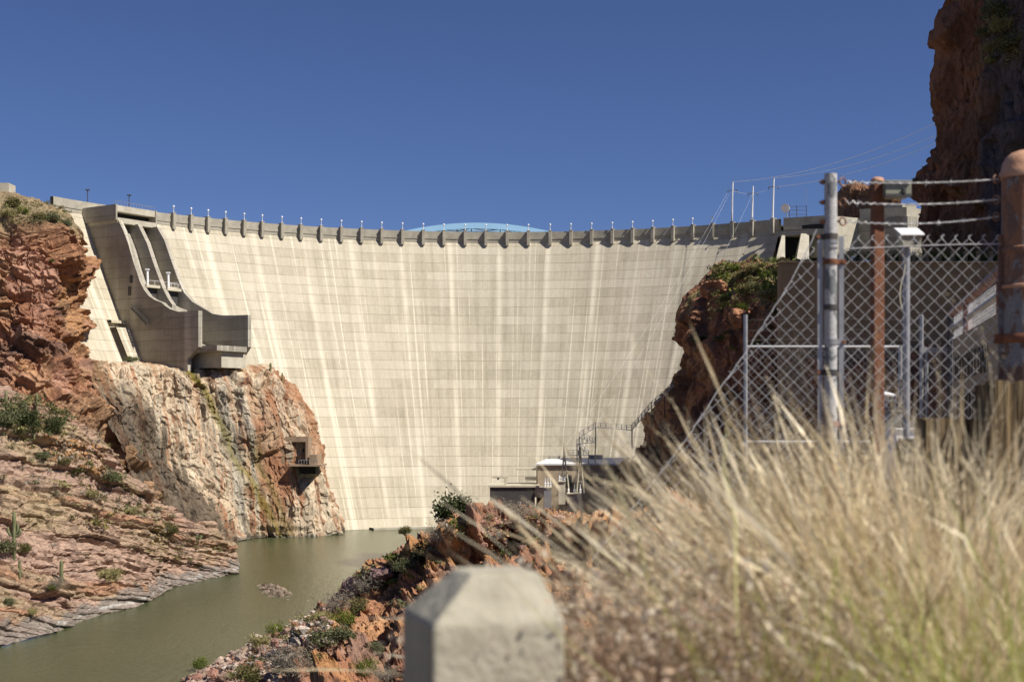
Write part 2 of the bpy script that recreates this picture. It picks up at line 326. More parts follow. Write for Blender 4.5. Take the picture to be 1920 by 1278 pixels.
# one pilaster built at the first place, radial axis along -Y of its own frame
def local_box(mb, th, w0, w1, o0, o1, z0, z1, o0t=None):
    d = np.array((-math.sin(th), -math.cos(th), 0)); e = np.array((math.cos(th), -math.sin(th), 0)); b = DP(th, 0, 0)
    pt = lambda w_, o_, z: b+e*w_+d*o_+np.array((0, 0, z))
    t = o1 if o0t is None else o0t
    return mb.hexa([pt(w0, o1, z0), pt(w1, o1, z0), pt(w1, o0, z0), pt(w0, o0, z0), pt(w0, t, z1), pt(w1, t, z1), pt(w1, o0, z1), pt(w0, o0, z1)])
for i, px in enumerate(PIL):
    th = theta_px(px); mb = MB(); local_box(mb, th, -.42, .42, -.9, 1.35, ZT-4.25, ZT+.18); local_box(mb, th, -.5, .5, -.95, 1.43, ZT+.18, ZT+.34)
    mb.build('pilaster', M['parapet'], dam)
lamp_m = simple('lamp_white', (.85, .85, .85), (.8, .8, .8), 1, .4)
for i, px in enumerate(PIL[:28]):
    th = theta_px(px); b = DP(th, .75, ZT+.34)
    if lamp0 is None:
        lamp0 = empty('crest_lamp', b, 'x', 'lamp', 'white lamps along the dam crest')
        MB().lathe(b, [(.17, 0), (.17, .12), (.09, .2), (.075, 1.3), (.13, 1.42)], 8).build('lamp_post', lamp_m, lamp0, smooth=True)
        MB().lathe(b, [(.1, 1.42), (.24, 1.55), (.29, 1.75), (.22, 1.95), (.05, 2.05)], 10).build('lamp_globe', lamp_m, lamp0, smooth=True); o = lamp0
    else: o = copy_tree(lamp0, b)
    o['label'] = f'{ORD[i]} small white lamp from the left spillway along the dam crest'
# ---------------- left spillway (parts of the dam)
ths = math.radians(-56); sd_ = np.array((-math.sin(ths), -math.cos(ths))); se_ = np.array((math.cos(ths), -math.sin(ths))); O_ = DP(theta_px(157), 0, 0)[:2]
def SP(w_, px, py):                          # (s, z) where a photo pixel meets the vertical radial plane at tangential offset w
    a = (px-CX)/F; b = (HZ-py)/F; A = np.array([[a, -sd_[0]], [1, -sd_[1]]]); Y, s_ = np.linalg.solve(A, O_+w_*se_); return s_, HE+b*Y
def SL(w_, s_, z): q = O_+s_*sd_+w_*se_; return np.array((q[0], q[1], z))
def WX(px, s_): a = (px-CX)/F; q = O_+s_*sd_; return (a*q[1]-q[0])/(se_[0]-a*se_[1])   # tangential offset of a point seen at column px, s metres out
def plane_wall(name, w0, t, edge, tail, mat):
    pts = [SP(w0, *p) for p in edge+tail]; poly = [(-6, pts[0][1])]+pts+[(-6, pts[-1][1])]
    e3 = np.array((se_[0], se_[1], 0))*t
    return MB().extrude([SL(w0, s_, z) for s_, z in poly], e3).build(name, mat, dam)
WA = 0.; sA = SP(WA, 222, 413)[0]; WB = WX(259, sA+1.); WC = WX(294, sA+1.5)
edgeA = [(222,413),(231,432),(240,456),(250,490),(262,527),(270,543),(279,555),(290,562),(303,567),(309,573),(318,579),(334,584),(352,584),(372,582)]
plane_wall('spillway_wall', WA, 1.3, edgeA, [(372,650),(352,672),(352,696)], M['conc'])
edgeB = [(258,420),(275,455),(290,500),(305,540),(315,560),(323,571)]
plane_wall('spillway_wall', WB, 1.3, edgeB, [(322,590)], M['conc'])
edgeC = [(294,425),(308,450),(320,485),(333,522),(345,548),(360,565),(385,580),(398,588),(416,591),(440,591),(465,590)]
plane_wall('spillway_wall', WC, 1.2, edgeC, [(465,650),(440,690)], M['conc'])
print('W', WA, WB, WC, 'A top', SP(WA, 222, 413), 'B', SP(WB, 258, 420), 'C', SP(WC, 294, 425), 'A end', SP(WA, 372, 582), SP(WA, 372, 650), 'C end', SP(WC, 465, 590), SP(WC, 465, 650))
# chute floor follows the walls 3 m inside their edge
fa = [SP(WA, *p) for p in edgeA[:9]]; fl = [(s_-3.2, z-1.) for s_, z in fa]
eC = SP(WC, 465, 650); lip = (eC[0]-.4, eC[1])
fl += [(fa[-1][0]+2, lip[1]+1.5), (fa[-1][0]+7, lip[1]), lip]
MB().extrude([SL(WA+1.3, s_, z) for s_, z in fl]+[SL(WA+1.3, lip[0], lip[1]-1.3), SL(WA+1.3, fa[-1][0]-4, lip[1]-2.5), SL(WA+1.3, -6, lip[1]-2.5), SL(WA+1.3, -6, fl[0][1])], np.array((se_[0], se_[1], 0))*(WC-WA-1.3)).build('spillway_chute', M['conc'], dam)
zA = SP(WA, 372, 650)[1]; zlow = SP(WC, 468, 690)[1]
MB().extrude([SL(WA+4, lip[0]-1.2, lip[1]-1.3), SL(WA+4, lip[0]-1.2, zlow), SL(WA+4, -4, zlow), SL(WA+4, -4, lip[1]-1.3)], np.array((se_[0], se_[1], 0))*(WC-WA-3.2)).build('spillway_base', M['conc_lit'], dam)
# gate bridge over the chutes
s0, zt0 = SP(WA-.3, 217, 384); zlo = SP(WA-.3, 217, 410)[1]
def sbox(mb, w0, w1, s0_, s1_, z0, z1): return mb.hexa([SL(w0, s1_, z0), SL(w1, s1_, z0), SL(w1, s0_, z0), SL(w0, s0_, z0), SL(w0, s1_, z1), SL(w1, s1_, z1), SL(w1, s0_, z1), SL(w0, s0_, z1)])
sF = s0; H0 = zt0-zlo
mb = MB(); sbox(mb, WA-.4, WC+1.6, -8, sF, zt0-H0*.45, zt0); mb.build('gate_bridge', M['conc_lit'], dam)
mb = MB(); sbox(mb, WA-.6, WA-.1, -8, sF+.4, zlo-.3, zt0+.15); sbox(mb, WC+1.3, WC+1.8, -8, sF+.3, zlo-.6, zt0+.1); mb.build('bridge_end', M['conc'], dam)
mb = MB(); sbox(mb, WA-.1, WC+1.3, -8, sF+.5, zlo-1.0, zlo+.35); mb.build('gate_beam', M['conc_lit'], dam)
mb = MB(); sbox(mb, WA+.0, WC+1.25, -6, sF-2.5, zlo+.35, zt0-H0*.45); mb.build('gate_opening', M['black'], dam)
for wv, (px, py) in ((WA+1.3, (277, 534)), (WB+1.3, (316, 540))):
    s_, z = SP(wv+1.6, px+8, py); w1 = (WB if wv < -3 else WC); mb = MB(); sbox(mb, wv-.2, w1+.1, s_-3.5, s_, z-.7, z); mb.build('valve_platform', M['cream'], dam)
    mb = MB(); sbox(mb, wv+.2, w1-.2, s_-3.4, s_-1.2, z-4.2, z-.72); mb.build('valve_housing', M['dark_steel'], dam)
    b = SL(wv+.9, s_-.8, z); MB().tube([b, b+np.array((sd_[0]*-.9, sd_[1]*-.9, 3.9))+np.array((.5, 0, 0))], .3, 8).build('hoist_column', M['white_paint'], dam)
    MB().box(b+np.array((sd_[0]*-.9+.5, sd_[1]*-.9, 4.0)), (.9, .9, .4)).build('hoist_cap', M['white_paint'], dam)
    mb = MB()
    for k in range(5): q = SL(wv+k*(w1-wv)/4, s_-.05, z); mb.tube([q, q+np.array((0, 0, 1.1))], .05, 4)
    mb.tube([SL(wv, s_-.05, z+1.1), SL(w1, s_-.05, z+1.1)], .05, 4); mb.build('platform_rail', M['white_paint'], dam)
mb = MB()
for k in range(9):
    a = SL(WA-.7, *SP(WA-.7, 246+k*3.6, 577+k*3.9)); mb.box(a, (.9, .9, .12)); mb.tube([a, a+np.array((0, 0, 1.3))], .07, 4)
mb.tube([SL(WA-1., *SP(WA-1., 246, 577)), SL(WA-1., *SP(WA-1., 278, 611))], .16, 5); mb.tube([SL(WA-1., *SP(WA-1., 246, 570)), SL(WA-1., *SP(WA-1., 278, 603))], .08, 5)
mb.build('service_stair', M['dark_steel'], dam)
mb = MB()
for k in range(14): q = SL(WA-.3+k*(WC-WA+1.6)/13, sF-.3, zt0); mb.tube([q, q+np.array((0, 0, 1.1))], .05, 4)
mb.tube([SL(WA-.3, sF-.3, zt0+1.1), SL(WC+1.3, sF-.3, zt0+1.1)], .05, 4); mb.build('deck_railing', M['galv'], dam)
for k, (px, py, w_, h_) in enumerate(((246, 523, 1.2, 2.0), (243, 545, 1.2, 2.4), (200, 408, 1.2, 2.0))):
    s_, z = SP(WA-.02, px, py); mb = MB(); sbox(mb, WA-.06, WA-.01, s_-w_/2, s_+w_/2, z-h_/2, z+h_/2); mb.build('wall_hatch', M['dark_steel'], dam)
# pale apron and walkway left of the spillway
tA0, tA1 = theta_px(150, DR-20), ths
ring('apron', [(off(z)+2.4, z) for z in np.linspace(30, 53, 6)]+[(off(53)-1, 53)], math.radians(-60), math.radians(-43), 24, M['dam'])
ring('walkway', [(off(55)+1.8, 54.2), (off(55)+1.8, 54.9), (off(55)-1, 54.9), (off(55)-1, 54.2)], math.radians(-60), math.radians(-46), 20, M['cream'], True)
for px, py in ((187, 356), (262, 366)):
    t = theta_px(px); b = DP(t, -5, ZT-1); top = HE+(HZ-py)/F*b[1]
    e_ = empty('road_lamp', b, 'thin dark lamp pole above the left end of the spillway, '+('left of the two' if px < 200 else 'right of the two'), 'lamp', 'dark lamp poles over the spillway')
    MB().tube([b, b*np.array((1, 1, 0))+np.array((0, 0, top))], .12, 6).build('pole', M['dark_steel'], e_); MB().box((b[0], b[1], top), (1.1, .6, .3)).build('lamp_head', M['dark_steel'], e_)
q = P(-6, 372, 372); mb = MB(); mb.box(q+np.array((0, 3, 1.4)), (6.0, 5, 5.6)); mb.build('abutment_block', M['conc_lit'], dam)
# ---------------- right gatehouse
thr = theta_px(1505); rd = np.array((-math.sin(thr), -math.cos(thr))); re_ = np.array((math.cos(thr), -math.sin(thr)))
def PB(mb, x0, x1, y0, y1, Y, depth, dx=0): # upright box facing the camera, from photo pixels at its real distance
    a = P(x0, y1, Y); b = P(x1, y0, Y); return mb.hexa([(a[0], Y, a[2]), (b[0], Y, a[2]), (b[0]+dx, Y+depth, a[2]), (a[0]+dx, Y+depth, a[2]), (a[0], Y, b[2]), (b[0], Y, b[2]), (b[0]+dx, Y+depth, b[2]), (a[0]+dx, Y+depth, b[2])])
def rb(mb, x0, x1, y0l, y1l, Yl, Yr, dep, y0r=None, y1r=None):
    y0r = y0l if y0r is None else y0r; y1r = y1l if y1r is None else y1r
    A, B = P(x0, y1l, Yl), P(x1, y1r, Yr); Ct, Dt = P(x0, y0l, Yl), P(x1, y0r, Yr); n = np.array((-(B-A)[1], (B-A)[0], 0)); n = n/np.linalg.norm(n)*dep
    return mb.hexa([A, B, B+n, A+n, Ct, Dt, Dt+n, Ct+n])
rb(MB(), 1469, 1560, 408.5, 431, 401, 393, 9, 403, 429).build('right_gatehouse', M['parapet'], dam)
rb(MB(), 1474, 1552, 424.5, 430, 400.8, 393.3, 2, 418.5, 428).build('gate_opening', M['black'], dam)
rb(MB(), 1458, 1564, 433, 443, 400, 392, 9, 428, 438).build('gate_beam', M['parapet'], dam)
def wedge(x0, x1, yt, yb, lean, Y, w_):
    a = P(x0, yt, Y); b = P(x0-lean, yb, Y-8); c = P(x1, yt, Y); d = P(x1, yb, Y-8)
    return MB().hexa([b, (d[0], d[1], b[2]), d+np.array((w_, 12, 0)), b+np.array((w_, 12, 0)), a, c, c+np.array((w_, 12, 0)), a+np.array((w_, 12, 0))])
wedge(1466, 1472, 441, 500, 14, 399, 1.5).build('gate_pier', M['conc_lit'], dam)
wedge(1502, 1517, 438, 495, 10, 396, 1.5).build('gate_pier', M['conc_lit'], dam)
PB(MB(), 1462, 1560, 440, 520, 402, 6).build('gate_recess', M['black'], dam)
rb(MB(), 1556, 1612, 404, 478, 393, 399, 8, 409, 478).build('right_training_wall', M['conc_lit'], dam)
rb(MB(), 1606, 1702, 409, 485, 399, 384, 8, 405, 485).build('right_wing_wall', M['conc'], dam)
rb(MB(), 1612, 1700, 392, 410, 405, 392, 8, 388, 406).build('right_deck', M['parapet'], dam)
rb(MB(), 1657, 1692, 382, 402, 418, 412, 6).build('right_kiosk', M['parapet'], dam)
# ---------------- arch bridge beyond the crest
YB = 880.0; bc = P(893, 420.5, YB)
br_ = empty('arch_bridge', (bc[0], YB, 76), 'pale blue steel arch bridge showing just above the dam crest', 'bridge')
for dy in (-6, 6):
    mb = MB(); xs = np.linspace(-165, 165, 67); pr = None
    for x in xs:
        zt = bc[2]-.00255*x*x*1.0; cur = [(bc[0]+x, YB+dy-1, zt), (bc[0]+x, YB+dy+1, zt), (bc[0]+x, YB+dy+1, zt-3.6), (bc[0]+x, YB+dy-1, zt-3.6)]
        if pr: mb._add(pr+cur, [(0, 1, 5, 4), (1, 2, 6, 5), (2, 3, 7, 6), (3, 0, 4, 7)])
        pr = cur
    mb.build('arch_rib', M['bridge'], br_)
mb = MB()
for k, x in enumerate(np.arange(-156, 156, 9.)):
    zt = bc[2]-.00255*x*x-3.2; z2 = bc[2]-.00255*(x+9)**2-3.2
    mb.bar((bc[0]+x, YB-5, zt), (bc[0]+x, YB+5, zt), .5); mb.bar((bc[0]+x, YB-5 if k % 2 else YB+5, zt), (bc[0]+x+9, YB+5 if k % 2 else YB-5, z2), .5)
mb.build('brace', M['dark_steel'], br_)
mb = MB(); mb.box((bc[0], YB, 96), (360, 11, 1.8)); mb.build('deck', M['parapet'], br_)
mb = MB()
for x in np.arange(-126, 127, 18.):
    for dy in (-6, 6): MB().tube([(bc[0]+x, YB+dy, bc[2]-.00255*x*x-3), (bc[0]+x, YB+dy, 96)], .1, 4).build('hanger', M['white_paint'], br_)
# ================================================================= rock
RED, ORANGE, TAN, PINK, DARK, CREAM, GREY = map(np.array, ((.32, .155, .088), (.42, .23, .115), (.42, .3, .2), (.47, .32, .24), (.075, .045, .035), (.55, .48, .37), (.27, .27, .25)))
RM = rock_mat('canyon_rock', 2.2, .3, (1, 1, 1), 1.); RMS = rock_mat('streaked_rock', 1.5, .2, (1, 1, .3), .75); RML = rock_mat('layered_rock', 2.4, .25, (.55, .55, 1.7), 1.)
RMV = rock_mat('slabby_rock', 2.6, .2, (1.5, 1.5, .5), .9)
def blocks(Q, t, l, seed):                   # courses of rock: (along, height) -> protrusion of each block and closeness to its border
    hh = Q[..., 1]/t; k = np.floor(hh); ft = hh-k; uu = Q[..., 0]/l/(.6+.8*h32(k, k*0, k*0, seed+3))+h32(k, k*0, k*0, seed)*7; j = np.floor(uu); fu = uu-j
    a = h32(k, j, k*0, seed+1); lay = h32(k, k*0+5, k*0, seed+2)
    edge = np.minimum(np.minimum(ft, 1-ft)*t, np.minimum(fu, 1-fu)*l)
    return (a-.5)*1.2+(lay-.5)*1.4, edge, a, lay
# --- layered ledge at the lower left
def layered_ledge():
    cols = [[(-90,1250,166),(-90,1170,176),(-95,1010,199),(-98,860,222),(-100,722,244),(-100,770,280)],
      [(0,1212,181.5),(0,1140,187),(0,1000,203),(0,860,222),(5,732,243),(10,775,275)],
      [(60,1195,189),(62,1130,196),(65,1000,211),(65,880,228),(75,762,247),(85,800,277)],
      [(118,1180,196),(122,1115,203),(125,1010,216),(130,900,231),(140,800,250),(150,835,279)],
      [(190,1152,211.5),(192,1100,217),(192,1020,227),(195,930,240),(205,860,254),(215,885,281)],
      [(265,1134,222.5),(262,1085,228),(258,1025,236),(258,965,246),(268,912,257),(280,935,283)],
      [(310,1107,241),(306,1075,244),(302,1035,249),(300,990,255),(308,946,261),(318,965,285)],
      [(370,1090,255),(368,1068,257),(362,1038,260),(358,1010,263),(355,976,267),(368,992,289)],
      [(425,1078,265.8),(422,1064,267),(418,1046,269),(412,1022,272),(408,1000,275),(415,1014,291)],
      [(446,1072,271.5),(446,1062,273),(442,1051,275),(436,1041,278),(427,1036,282),(427,1038,292)],
      [(440,1056,288),(440,1052,288),(436,1046,288),(432,1042,289),(427,1040,290),(425,1040,294)]]
    C, n = loft(cols, 520, 470); p = C.copy(); z = p[..., 2]
    wv = fbm(p*.035, 2, 11)*1.3+fbm(p*.3, 2, 5)*.22; h = z*1.0+.06*p[..., 0]+.2*p[..., 1]+wv; al = p[..., 0]*.65+p[..., 1]*.75+fbm(p*.2, 2, 8)*1.5
    Q = np.stack([al, h], -1); b1, e1, a1, l1 = blocks(Q, 2.3, 7.5, 20); b2, e2, a2, l2 = blocks(Q, .75, 2.6, 40); f3, fe, fi = facet(p*np.array((.5, .5, .9)), 60)
    amp = .35+.65*smooth01(z, 1.2, 4); d = amp*(b1*1.25+b2*.5+f3*.32+fbm(p*.08, 3, 3)*1.6)-.25*(e1 < .12)*amp-.12*(e2 < .06)
    hn = n.copy(); hn[..., 2] *= .35; hn /= np.linalg.norm(hn, axis=-1, keepdims=True); C = C+hn*d[..., None]; C[..., 2] += .25*b2*amp
    shelf = smooth01(fbm(p*np.array((.06, .06, .12)), 3, 77), .0, .5)
    c = mixc(PINK*.86, TAN*.86, smooth01(l1+.3*fbm(p*.15, 3, 1), .4, .9)); c = mixc(c, RED*1.15, .6*smooth01(l2*.6+l1*.5+.35*fbm(p*.06, 3, 9), .68, .9))
    c = mixc(c, np.array((.22, .15, .12)), .5*smooth01(a2*.5+fbm(p*.3, 3, 4)*.5, .42, .75)); c = mixc(c, np.array((.34, .27, .15)), .55*shelf)
    band = smooth01(2.6+fbm(p*.3, 2, 6)*1.0-z, 0, .8); c = mixc(c, np.array((.23, .21, .19)), .75*band); c = mixc(c, np.array((.5, .48, .44)), .7*smooth01(1.0-np.abs(z-.8)*2.2+fbm(p*.3, 3, 61)*.9, .5, 1.1))
    return grid_obj('layered_ledge', C, c, RML, 'pinkish layered sandstone ledge stepping down to the river on the left', 'rock ledge')
layered_ledge()
# --- red cliff, upper left
def left_cliff():
    cols = [[(-120,850,295),(-120,700,308),(-120,560,317),(-120,430,325),(-120,372,334),(-110,352,350),(-90,345,400)],
      [(0,835,296),(0,700,308),(0,560,317),(0,440,325),(0,402,333),(8,374,347),(15,366,392)],
      [(85,850,300),(80,710,311),(80,570,321),(78,455,328),(75,418,335),(80,396,347),(100,392,388)],
      [(165,905,306),(135,720,320),(125,590,329),(118,485,335),(115,432,341),(118,412,350),(135,410,385)],
      [(245,960,314),(185,760,330),(150,650,339),(133,545,344),(128,455,347),(140,432,353),(150,432,384)],
      [(300,1000,322),(220,800,340),(170,670,349),(152,560,353),(140,470,355),(148,440,362),(156,440,384)],
      [(300,1000,350),(220,800,365),(164,680,376),(150,560,380),(136,470,384),(146,444,388),(154,442,392)]]
    C, n = loft(cols, 400, 460); p = C.copy(); z = p[..., 2]
    wp = p+np.stack([fbm(p*.12, 3, k) for k in (1, 2, 3)], -1)*1.6; tl = wp.copy(); tl[..., 2] += .22*wp[..., 0]
    f1, e1, i1 = facet(tl*np.array((.085, .085, .16)), 100); f2, e2, i2 = facet(tl*np.array((.25, .25, .5)), 120); f3, e3, i3 = facet(tl*np.array((.7, .7, 1.3)), 140)
    top = smooth01(z, 70, 79); a = 1-.75*top
    d = a*(f1*2.4+f2*1.15+f3*.4+fbm(p*.04, 3, 31)*3)-.5*(e2 < .06)*a
    Q = np.stack([wp[..., 0]+wp[..., 1], tl[..., 2]], -1); b1, eb, a1, l1 = blocks(Q, 2.2, 7, 150); up = smooth01(z, 52, 60)*a; d = d+b1*.8*up-.5*(eb < .15)*up
    C = C+n*d[..., None]
    c = mixc(RED, ORANGE, smooth01(fbm(p*np.array((.05, .05, .07)), 4, 200), -.25, .45)); c = mixc(c, PINK*np.array((1., .85, .8)), .7*smooth01(fbm(p*.06, 3, 220)+.25*f2, .15, .6))
    c = mixc(c, DARK*1.5, .75*smooth01(fbm(p*np.array((.06, .06, .2)), 4, 230)+.35*b1*up-.1, .12, .5)); c = mixc(c, TAN*np.array((1., .85, .7)), .6*smooth01(fbm(p*np.array((.2, .2, .02)), 3, 240), .3, .6))
    c = mixc(c, np.array((.3, .2, .12)), .6*smooth01(34-z+fbm(p*.1, 2, 3)*6, 0, 6)); c = mixc(c, np.array((.27, .22, .13)), .85*top)
    return grid_obj('left_cliff', C, c, RM, 'weathered red rock cliff in front of the left end of the dam', 'cliff')
left_cliff()
# --- pale stained cliff under the spillway
def stained_cliff():
    cols = [[(330,1010,318),(250,900,320),(200,800,325),(168,730,331),(158,690,338),(150,684,356)],
      [(370,1025,324),(290,920,325),(250,810,329),(215,730,334),(200,690,340),(195,681,362)],
      [(412,1022,330.5),(350,920,333),(310,820,336),(285,740,340),(262,690,344),(255,676,368)],
      [(470,1010,348),(425,930,343),(380,830,343),(350,750,345),(330,694,348),(325,680,372)],
      [(530,1008,351),(500,930,351.5),(450,850,350),(430,770,349.5),(420,702,351),(412,682,374)],
      [(590,1006,354.5),(560,930,355.5),(530,860,355),(510,780,354.5),(480,712,355),(470,682,374)],
      [(625,1003,359.5),(602,930,360.5),(578,860,360),(560,790,359.5),(525,715,361),(500,683,374)],
      [(644,1000,364.5),(630,940,366),(604,880,367),(582,800,369),(558,735,370),(520,694,375)],
      [(640,996,392),(615,940,392),(590,880,392),(570,800,391),(545,740,390),(505,700,388)]]
    C, n = loft(cols, 480, 420); p = C.copy(); nu, nv = C.shape[:2]; z = p[..., 2]; X = CX+F*p[..., 0]/p[..., 1]; Yp = HZ-F*(z-HE)/p[..., 1]
    wp = p+np.stack([fbm(p*.1, 3, k+50) for k in (1, 2, 3)], -1)*1.5
    f1, e1, i1 = facet(wp*np.array((.12, .12, .08)), 300); f2, e2, i2 = facet(wp*np.array((.4, .4, .22)), 320); f3, e3, i3 = facet(wp*np.array((1., 1., .7)), 340)
    a = np.where(Yp < 690, .35, 1.); rough = .55+.6*smooth01(fbm(p*.05, 2, 7), 0, .5)
    al = p[..., 0]*.85+p[..., 1]*.5; fl = np.abs(np.mod(al+fbm(p*.12, 2, 91)*2, 5)-2.5)/2.5
    d = a*(f1*1.1+f2*.7*rough+f3*.3+fbm(p*.05, 3, 333)*1.8+(fl-.5)*.8)
    under = smooth01(3.2-z, 0, 1.6)*smooth01(p[..., 0], -65, -60)*smooth01(-48-p[..., 0], 0, 3); d = d-.7*under
    hole = np.exp(-(((al-np.interp(0, [0, 1], [0, 0]))*0)**2)); C = C+n*d[..., None]
    # streak colours follow the fall of the water, each at its own place along the wall
    ui = np.linspace(0, 1, nu)[:, None]*np.ones((1, nv)); vi = np.ones((nu, 1))*np.linspace(1, 0, nv)[None]      # vi = 0 at the top
    sv = np.stack([(p[..., 0]+.45*(p[..., 1]-350)+.13*(z-42))*.8+fbm(p*.08, 2, 9)*.7, vi*1.6, ui*0], -1); s1 = fbm(sv, 4, 400); sv2 = sv*np.array((.45, .8, 1)); s2 = fbm(sv2+7, 3, 420); sv3 = sv*np.array((2.6, 1.2, 1)); s3 = fbm(sv3+3, 3, 440)
    c = mixc(np.array((.31, .16, .09)), np.array((.4, .27, .17)), smooth01(fbm(p*.12, 4, 410), -.4, .3))
    pale = smooth01(s1*.55+s2*.6+s3*.55+fbm(p*.5, 3, 455)*.35+.3-.35*smooth01(ui, .72, .95)*(1-smooth01(vi, .35, .8))-.6*smooth01(.14-ui, 0, .1), -.16, .42)
    c = mixc(c, CREAM*np.array((.98, .93, .86)), .92*pale); c = mixc(c, GREY*np.array((1.3, 1.22, 1.1)), .68*smooth01(s2*.7+s3*.6+.55*np.exp(-((ui-.5)/.09)**2)*smooth01(vi, .2, .5)-.25, .1, .45))
    c = mixc(c, np.array((.33, .165, .085)), .75*smooth01(ui, .72, .84)*smooth01(.66-vi+.1*s2, 0, .2)); c = mixc(c, np.array((.16, .13, .1)), .45*smooth01(s3*.7+s1*.6, .3, .55)*smooth01(ui, .3, .4)*smooth01(.75-ui, 0, .1))
    wob = .012*fbm(np.stack([vi*6, vi*0, vi*0], -1), 2, 77)
    moss = np.exp(-((ui-(.405+.11*vi+wob))/(.012+.008*vi))**2)*smooth01(vi, .04, .1); c = mixc(c, np.array((.17, .14, .02)), np.clip(moss*.95, 0, 1)*(1-.25*smooth01(vi, .2, .5)))
    c = mixc(c, np.array((.2, .15, .06)), .75*np.clip(np.exp(-((ui-(.545+wob))/.016)**2)*smooth01(vi, .45, .6), 0, 1)); c = mixc(c, np.array((.1, .09, .07)), .5*np.clip(np.exp(-((ui-(.45+.08*vi+wob))/.006)**2), 0, 1))
    dk = smooth01(.37-ui+.06*s1-.2*(1-vi), 0, .06)*smooth01(vi, .3, .55); c = mixc(c, np.array((.07, .05, .035)), .85*dk); c = mixc(c, np.array((.27, .17, .09)), .8*smooth01(.13-ui+.03*s1, 0, .06)*(1-dk))
    wall = smooth01(ui, .555, .575)*smooth01(.715-ui, 0, .015)*smooth01(vi+.04*np.round(s2*2), .80, .82)*smooth01(.97-vi, 0, .01); c = mixc(c, np.array((.52, .42, .3)), .85*wall)
    c = mixc(c, np.array((.13, .12, .1)), .7*smooth01(1.0-z+fbm(p*.4, 2, 1)*.4, 0, .6))
    return grid_obj('stained_cliff', C, c, RMS, 'steep rock wall below the spillway streaked with cream and olive stains', 'cliff')
stained_cliff()
# --- rocky spur in the middle distance
def spur():
    cols = [[(290,1340,139),(300,1325,143),(310,1312,147),(322,1302,149.5),(335,1292,152.5),(347,1282,156),(345,1276,158.5)],
      [(400,1345,128),(405,1312,135),(410,1286,142),(420,1262,149),(432,1244,155),(446,1226,162),(450,1222,178)],
      [(480,1350,118),(490,1312,126),(500,1276,135),(507,1245,144),(517,1216,153),(528,1191,163),(532,1192,192)],
      [(560,1350,108),(572,1300,117),(582,1255,128),(592,1215,140),(600,1176,152),(612,1141,164),(618,1140,222)],
      [(635,1350,104),(640,1290,114),(645,1235,126),(650,1182,139),(655,1128,153),(662,1086,165),(670,1095,254)],
      [(710,1350,101),(715,1280,112),(722,1210,126),(728,1145,141),(735,1085,154),(748,1032,166),(757,1040,306)],
      [(800,1350,98),(800,1270,110),(800,1195,124),(802,1125,140),(806,1062,154),(815,1002,167),(822,1010,340)],
      [(880,1350,96),(878,1260,108),(876,1185,124),(874,1105,140),(872,1036,151),(868,975,160),(875,990,360)],
      [(970,1350,94),(968,1260,106),(965,1180,121),(960,1100,136),(955,1022,149),(950,958,163),(965,976,352)],
      [(1060,1350,92),(1055,1260,105),(1050,1180,119),(1048,1095,133),(1046,1018,148),(1045,962,163),(1055,982,335)],
      [(1200,1350,88),(1195,1260,100),(1190,1180,114),(1185,1095,128),(1182,1030,142),(1180,975,156),(1190,995,310)],
      [(1400,1350,82),(1390,1260,92),(1380,1180,104),(1370,1095,118),(1360,1030,130),(1350,985,142),(1360,1000,290)],
      [(1560,1790,82),(1550,1690,92),(1530,1600,104),(1500,1500,118),(1480,1430,130),(1460,1370,142),(1450,1080,290)]]
    C, n = loft(cols, 560, 460); p = C.copy(); z = p[..., 2]; X = CX+F*p[..., 0]/p[..., 1]; Yp = HZ-F*(z-HE)/p[..., 1]
    wp = p+np.stack([fbm(p*.2, 3, k+70) for k in (1, 2, 3)], -1)*.8
    f1, e1, i1 = facet(wp*np.array((.3, .12, .1)), 500); f2, e2, i2 = facet(wp*np.array((.85, .45, .3)), 520); f3, e3, i3 = facet(wp*np.array((2., 1.6, 1.2)), 540)
    g, eg, ig = facet(wp*np.array((1.3, 1.3, 1.3)), 560)
    rub = smooth01(600-X+40*fbm(p*.2, 2, 1), 0, 50); rub = np.maximum(rub, smooth01(Yp, 0, 1)*0)
    cl = (1-rub)*smooth01(p[..., 1], 92, 108)*smooth01(1-np.linspace(0, 1, C.shape[1]), .13, .26)[None, :]
    d = cl*(f1*1.0+f2*.55+f3*.28+fbm(p*np.array((.12, .05, .03)), 3, 33)*2.0+1.5*facet(wp*np.array((.42, .13, .05)), 580, .4)[0]+.6*facet(wp*np.array((1.1, .4, .12)), 585, .4)[0])+rub*(g*.38+fbm(p*.15, 3, 35)*.9)+(1-rub)*(1-cl)*(f3*.35)
    hn = n.copy(); hn[..., 2] *= .7; hn /= np.linalg.norm(hn, axis=-1, keepdims=True); C = C+hn*d[..., None]
    c = mixc(RED*1.05, ORANGE*1.15, smooth01(fbm(p*np.array((.08, .08, .05)), 4, 510)+.5*smooth01(X, 780, 860)-.25, -.2, .4)); c = mixc(c, DARK*1.6, .6*smooth01(fbm(p*np.array((.5, .2, .08)), 3, 530), .1, .5))
    c = mixc(c, np.array((.42, .22, .08)), .6*smooth01(fbm(p*np.array((.3, .2, .1)), 3, 531)+.2, .2, .55)*cl); c = mixc(c, np.array((.3, .19, .14)), .65*smooth01(fbm(p*.25, 4, 512)+.4*smooth01(p[..., 1], 158, 166), .2, .55))
    rc = mixc(np.array((.4, .22, .16)), np.array((.5, .38, .3)), ig); rc = mixc(rc, np.array((.26, .2, .13)), .6*smooth01(fbm(p*.3, 3, 515), 0, .4)); c = mixc(c, rc, rub)
    return grid_obj('rocky_spur', C, c, RMV, 'orange and red rock spur running down to the river in the middle distance', 'rock spur')
spur()
